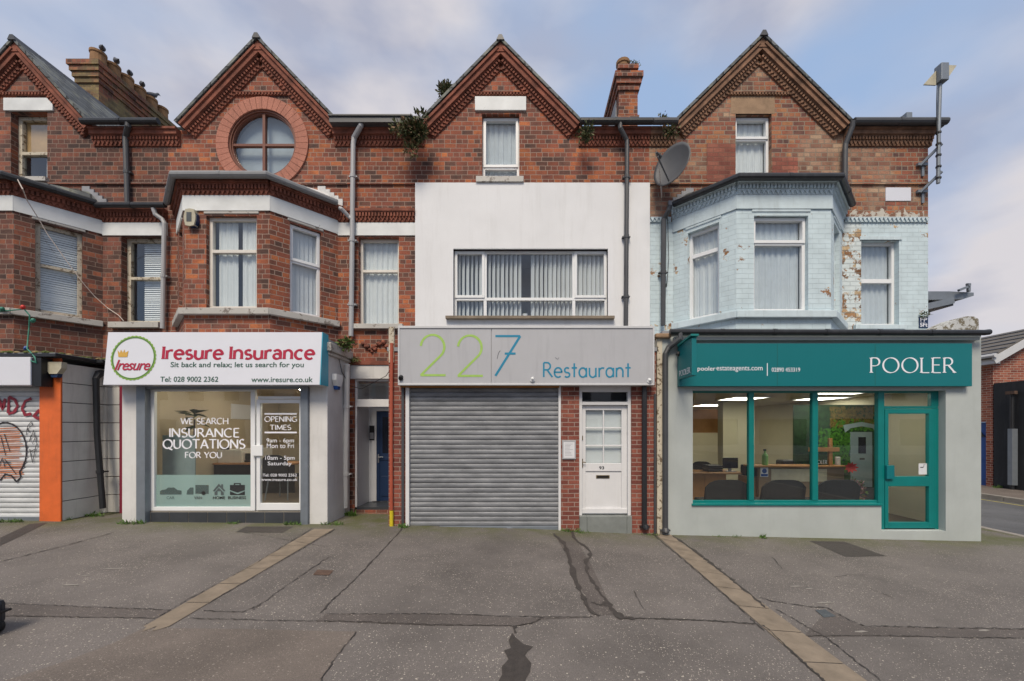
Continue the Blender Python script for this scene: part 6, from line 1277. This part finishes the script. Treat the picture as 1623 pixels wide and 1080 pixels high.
m = MB(); leaf_mass(m, (X(1462), -.05, Z(501)), (.06,.04,.06), 40, .06, 2); o = m.build('wall_weed', [M['leaf1'], M['leaf2']]); tag(o, 'little weed above the navy hydrant plate', 'plant', 'wild plants rooted in the roof line')
m = MB(); m.box(X(1437,1.5), X(1446,1.5), 1.5, 1.7, 7.6, Z(178,1.5)); m.box(X(1428,1.5), X(1436,1.5), 1.55, 1.7, 7.6, Z(188,1.5)); m.build('vent_stack', M['galv'], RF4)
# cables
def cable(label, pts, r, mat, nm='cable'): m = MB(); m.tube(pts, r, 6); return tag(m.build(nm, M[mat]), label, 'cable')
cpf = wins and None
def on1(px, py, Y): return Vector((X(px,Y), Y, Z(py,Y)))
cable('thin white cable hanging down the left bay and across to the narrow sash window', [on1(28,285,BY-.2), on1(36,300,BY-.22), on1(43,318,BY-.08), on1(60,345,-.72), on1(75,371,-.62), on1(110,420,-.42), on1(131,448,-.30), on1(150,470,-.16), on1(170,488,-.05), on1(188,500,-.04), on1(196,509,-.04)], .007, 'cable')
o = cable('green string of coloured bulbs hanging from the left window ledge', [on1(-5,494,-.92), on1(20,492,-.94), on1(38,490,-.94), on1(47,500,-.92), on1(46,520,-.90), on1(44,540,-.93), on1(43,553,-.98), on1(52,562,-1.03), on1(56,568,-1.06), on1(57,575,-1.07), on1(48,572,-1.07)], .010, 'green_rope', 'light_string')
for px, py, mt in ((36,488,'red_flower'), (52,509,'green_rope'), (3,491,'green_rope'), (41,553,'blue_bright'), (52,564,'green_rope')):
    m = MB(); p = on1(px, py, -.95); m.lathe(p, (.4,-.2,.3), [(.02,-.03), (.032,0), (.028,.04), (.001,.06)], 10); m.build('bulb', M[mt], o)
cable('thin black wire looping from the white shop to the red pipe over the passage', [(xsr, -.5, Z(560,-.5)), (xsr+.05, -.45, Z(590,-.45)), (X(555,-.2), -.2, Z(612,-.2)), (X(575,-.2), -.25, Z(617,-.2)), (X(592,-.3), -.4, Z(609,-.35)), (X(612,-.6), -.6, Z(596,-.6)), (X(621,-.8), -.86, Z(585,-.86))], .006, 'black')
cable('loose cable dropping beside the dark pipe left of the light blue bay', [on1(1058,345,-.12), on1(1059,375,-.10), on1(1060,410,-.12), on1(1058,440,-.08), on1(1056,455,-.10), on1(1053,440,-.12), on1(1049,441,-.08)], .006, 'black')
# weeds along the foot of the fronts
for px, Y, wd, n, hh, lb in ((210,SY-.10,.22,70,.10,'bright grass tuft at the foot of the white pilaster left of the insurance window'), (370,SY-.02,.10,36,.06,'small grass tuft under the middle of the insurance window'), (465,SY-.06,.14,50,.09,'grass tuft below the insurance shop door'), (527,SY-.02,.20,60,.08,'grass at the foot of the white side wall beside the passage'),
    (556,-.20,.10,50,.14,'weed in the corner left of the blue door passage'), (640,SY-.10,.07,40,.10,'weed at the foot of the restaurant brick pier by the yellow pipe'), (905,SY-.06,.16,60,.08,'weeds between the shutter and the white door step'), (925,SY-.12,.10,30,.06,'low weeds in front of the grey door step'), (1030,SY-.06,.14,30,.05,'low weeds below the black pipe beside the white door'),
    (1150,SY-.04,.25,40,.05,'low weeds along the left foot of the estate agent wall'), (1207,SY-.05,.04,26,.10,'single weed at the foot of the estate agent wall'), (18,SY-.10,.20,60,.09,'weeds at the foot of the graffitied shutter'), (100,SY+.15,.15,60,.10,'mossy grass beside the orange pier'), (140,-.45,.3,90,.10,'grass along the foot of the white panelled side wall')):
    x = X(px, Y); tuft(lb, (x, Y, gz(x)), wd, n, hh)
# ------------------------------------------------------------------ across the side street
ex, ey = 15.5, 5.45; o = thing('brick_building', 'brown brick building with a low grey tiled roof across the side street', 'building', (ex+4, ey+7, -.2)); ez = 4.1
DP = PF((ex, 0, 0), (0, -1, 0)); m = MB(); wall(m, DP, rect(-ey-16, -ey, -.4, ez), [rect(-6.40, -5.55, -.2, 1.95)], .12); m.build('wall', M['brick_far'], o)
m = MB(); m.prism([(ex+.001,-.4), (ex+3.2,-.4), (ex+3.2,ez), (ex+1.6,ez+.92), (ex+.001,ez)], (0,ey,0), (1,0,0), UP, FN, .2); m.build('gable_wall', M['brick_far'], o)
m = MB(); sa = Vector((1.6,0,.92)).normalized(); sn = Vector((-.92,0,1.6)).normalized(); m.obox((ex-.25,ey-.2,ez-.12), sa, (0,1,0), sn, 0, 2.13, 0, 17, .02, .10); sa2 = Vector((-1.6,0,.92)).normalized(); m.obox((ex+3.45,ey-.2,ez-.12), sa2, (0,1,0), Vector((.92,0,1.6)).normalized(), 0, 2.13, 0, 17, .02, .10); rf_ = m.build('roof', M['far_roof'], o)
for k in range(6): m = MB(); m.obox((ex-.25,ey-.2,ez-.12), sa, (0,1,0), sn, .25+k*.33, .30+k*.33, 0, 17, .10, .125); m.build('tile_course', M['dark_pipe'], rf_)
m = MB(); m.obox((ex-.25,ey-.24,ez-.12), sa, (0,1,0), sn, 0, 2.1, 0, .04, -.16, .06); m.build('bargeboard', M['sign_edge'], o); m = MB(); m.tube([(ex-.25, ey-.3, ez+.0), (ex-.25, ey+16, ez+.0)], .07, 8); m.build('gutter', M['sign_edge'], o); m = MB(); m.box(ex-.2, ex+.0, ey-.2, ey+16, ez-.25, ez-.08); m.build('fascia', M['sign_edge'], o)
m = MB(); DP.box(m, -6.40, -5.56, -.2, 1.94, -.12, -.06); [DP.box(m, -6.35+k*.40, -6.01+k*.40, z0_, z1_, -.059, -.04) for k in (0, 1) for z0_, z1_ in ((-.05,.55), (.7,1.3))]; bd2 = m.build('blue_door', M['blue_bright'], o, bevel=.005); m = MB(); m.prism([(-6.26,1.45), (-5.70,1.45), (-5.98,1.78)], DP.p(0,0,-.035), DP.u, UP, DP.n, .02); m.build('door_glass', M['screen'], bd2); m = MB(); DP.box(m, -6.12,-5.86,.58,.63,-.039,-.03); m.build('letter_plate', M['brass'], bd2)
o = thing('black_yard_wall', 'tall black painted wall beside the side street pavement', 'wall', (ex, 2, -.2)); m = MB(); DP2 = PF((ex-.02,0,0), (0,-1,0)); m.box(ex-.02, ex+.25, -2, 5.42, -.4, 3.22); m.build('wall', M['black_paint'], o, bevel=.01)
gy_ = 4.85; o = thing('pipe_guard', 'black pipe with a galvanised guard box on the black wall across the street', 'pipe', (ex-.1, gy_, -.2)); m = MB(); m.tube([(ex-.1, gy_, 2.86), (ex-.1, gy_, -.2)], .05, 10); m.build('pipe', M['black_pipe'], o); m = MB(); m.bar((ex-.12, gy_-.12, 2.86), (ex-.12, gy_+.12, 2.86), .1, .1); m.build('hopper', M['rust'], o)
m = MB(); m.prism([(-.03,-.09), (-.17,-.06), (-.17,.06), (-.03,.09)], (ex, gy_, 1.72), (1,0,0), (0,1,0), UP, 1.78); m.build('guard', M['galv'], o, bevel=.01)
for y_ in (4.2, 5.2): tuft('green weeds along the foot of the black wall across the street', (ex-.06, y_, -.2), .25, 50, .12, group='weeds under the black wall')
o = thing('opposite_shop_row', 'pale rendered row of shops on the other side of the road', 'building', (0, -30, -.4)); OP = PF((0, -30, 0), (-1, 0, 0)); m = MB(); hs_ = [rect(-38+i*3.2, -36.6+i*3.2, 4.3, 6.0) for i in range(24)] + [rect(-38.6+i*6.4, -34.2+i*6.4, .2, 2.6) for i in range(12)]
wall(m, OP, rect(-40, 40, -.6, 7.2), hs_, .2); m.box(-40, 40, -30.25, -30.21, -.6, 7.0, 1); m.build('wall', [M['render_dirty'], M['black_paint']], o); m = MB(); m.obox((-40,-29.8,7.1), (1,0,0), Vector((0,-4,2.6)).normalized(), Vector((0,2.6,4)).normalized(), 0, 80, 0, 5, 0, .1); m.build('roof', M['slate'], o)
# black wheeled bag at the left edge of the picture
p0 = G(15, 1022); sx_ = p0.x-.36; sy_ = p0.y; gz_ = p0.z; o = thing('wheeled_case', 'dark blue-black wheeled case cut off at the left edge of the pavement', 'case', (sx_, sy_, gz_))
m = MB(); m.box(sx_-.28, sx_+.095, sy_-.0, sy_+.20, gz_+.07, gz_+.275); m.build('shell', plain('dark_navy_shell', '#1c232e', .4, var=.2), o, bevel=.04)
m = MB(); m.box(sx_-.27, sx_+.108, sy_-.015, sy_+.215, gz_+.165, gz_+.185); m.build('rim', M['black'], o, bevel=.008); m = MB(); m.box(sx_+.09, sx_+.112, sy_+.04, sy_+.14, gz_+.10, gz_+.235); m.build('latch', M['black'], o, bevel=.01)
for y_ in (sy_+.02, sy_+.17):
    m = MB(); m.lathe((sx_+.035, y_, gz_+.06), (0,1,0), [(.052,-.018), (.06,-.01), (.06,.01), (.052,.018)], 18); wl_ = m.build('wheel', M['black'], o); m = MB(); m.lathe((sx_+.035, y_-.019, gz_+.06), (0,1,0), [(.025,-.002), (.025,.038)], 12); m.build('hub', M['dark_pipe'], wl_)
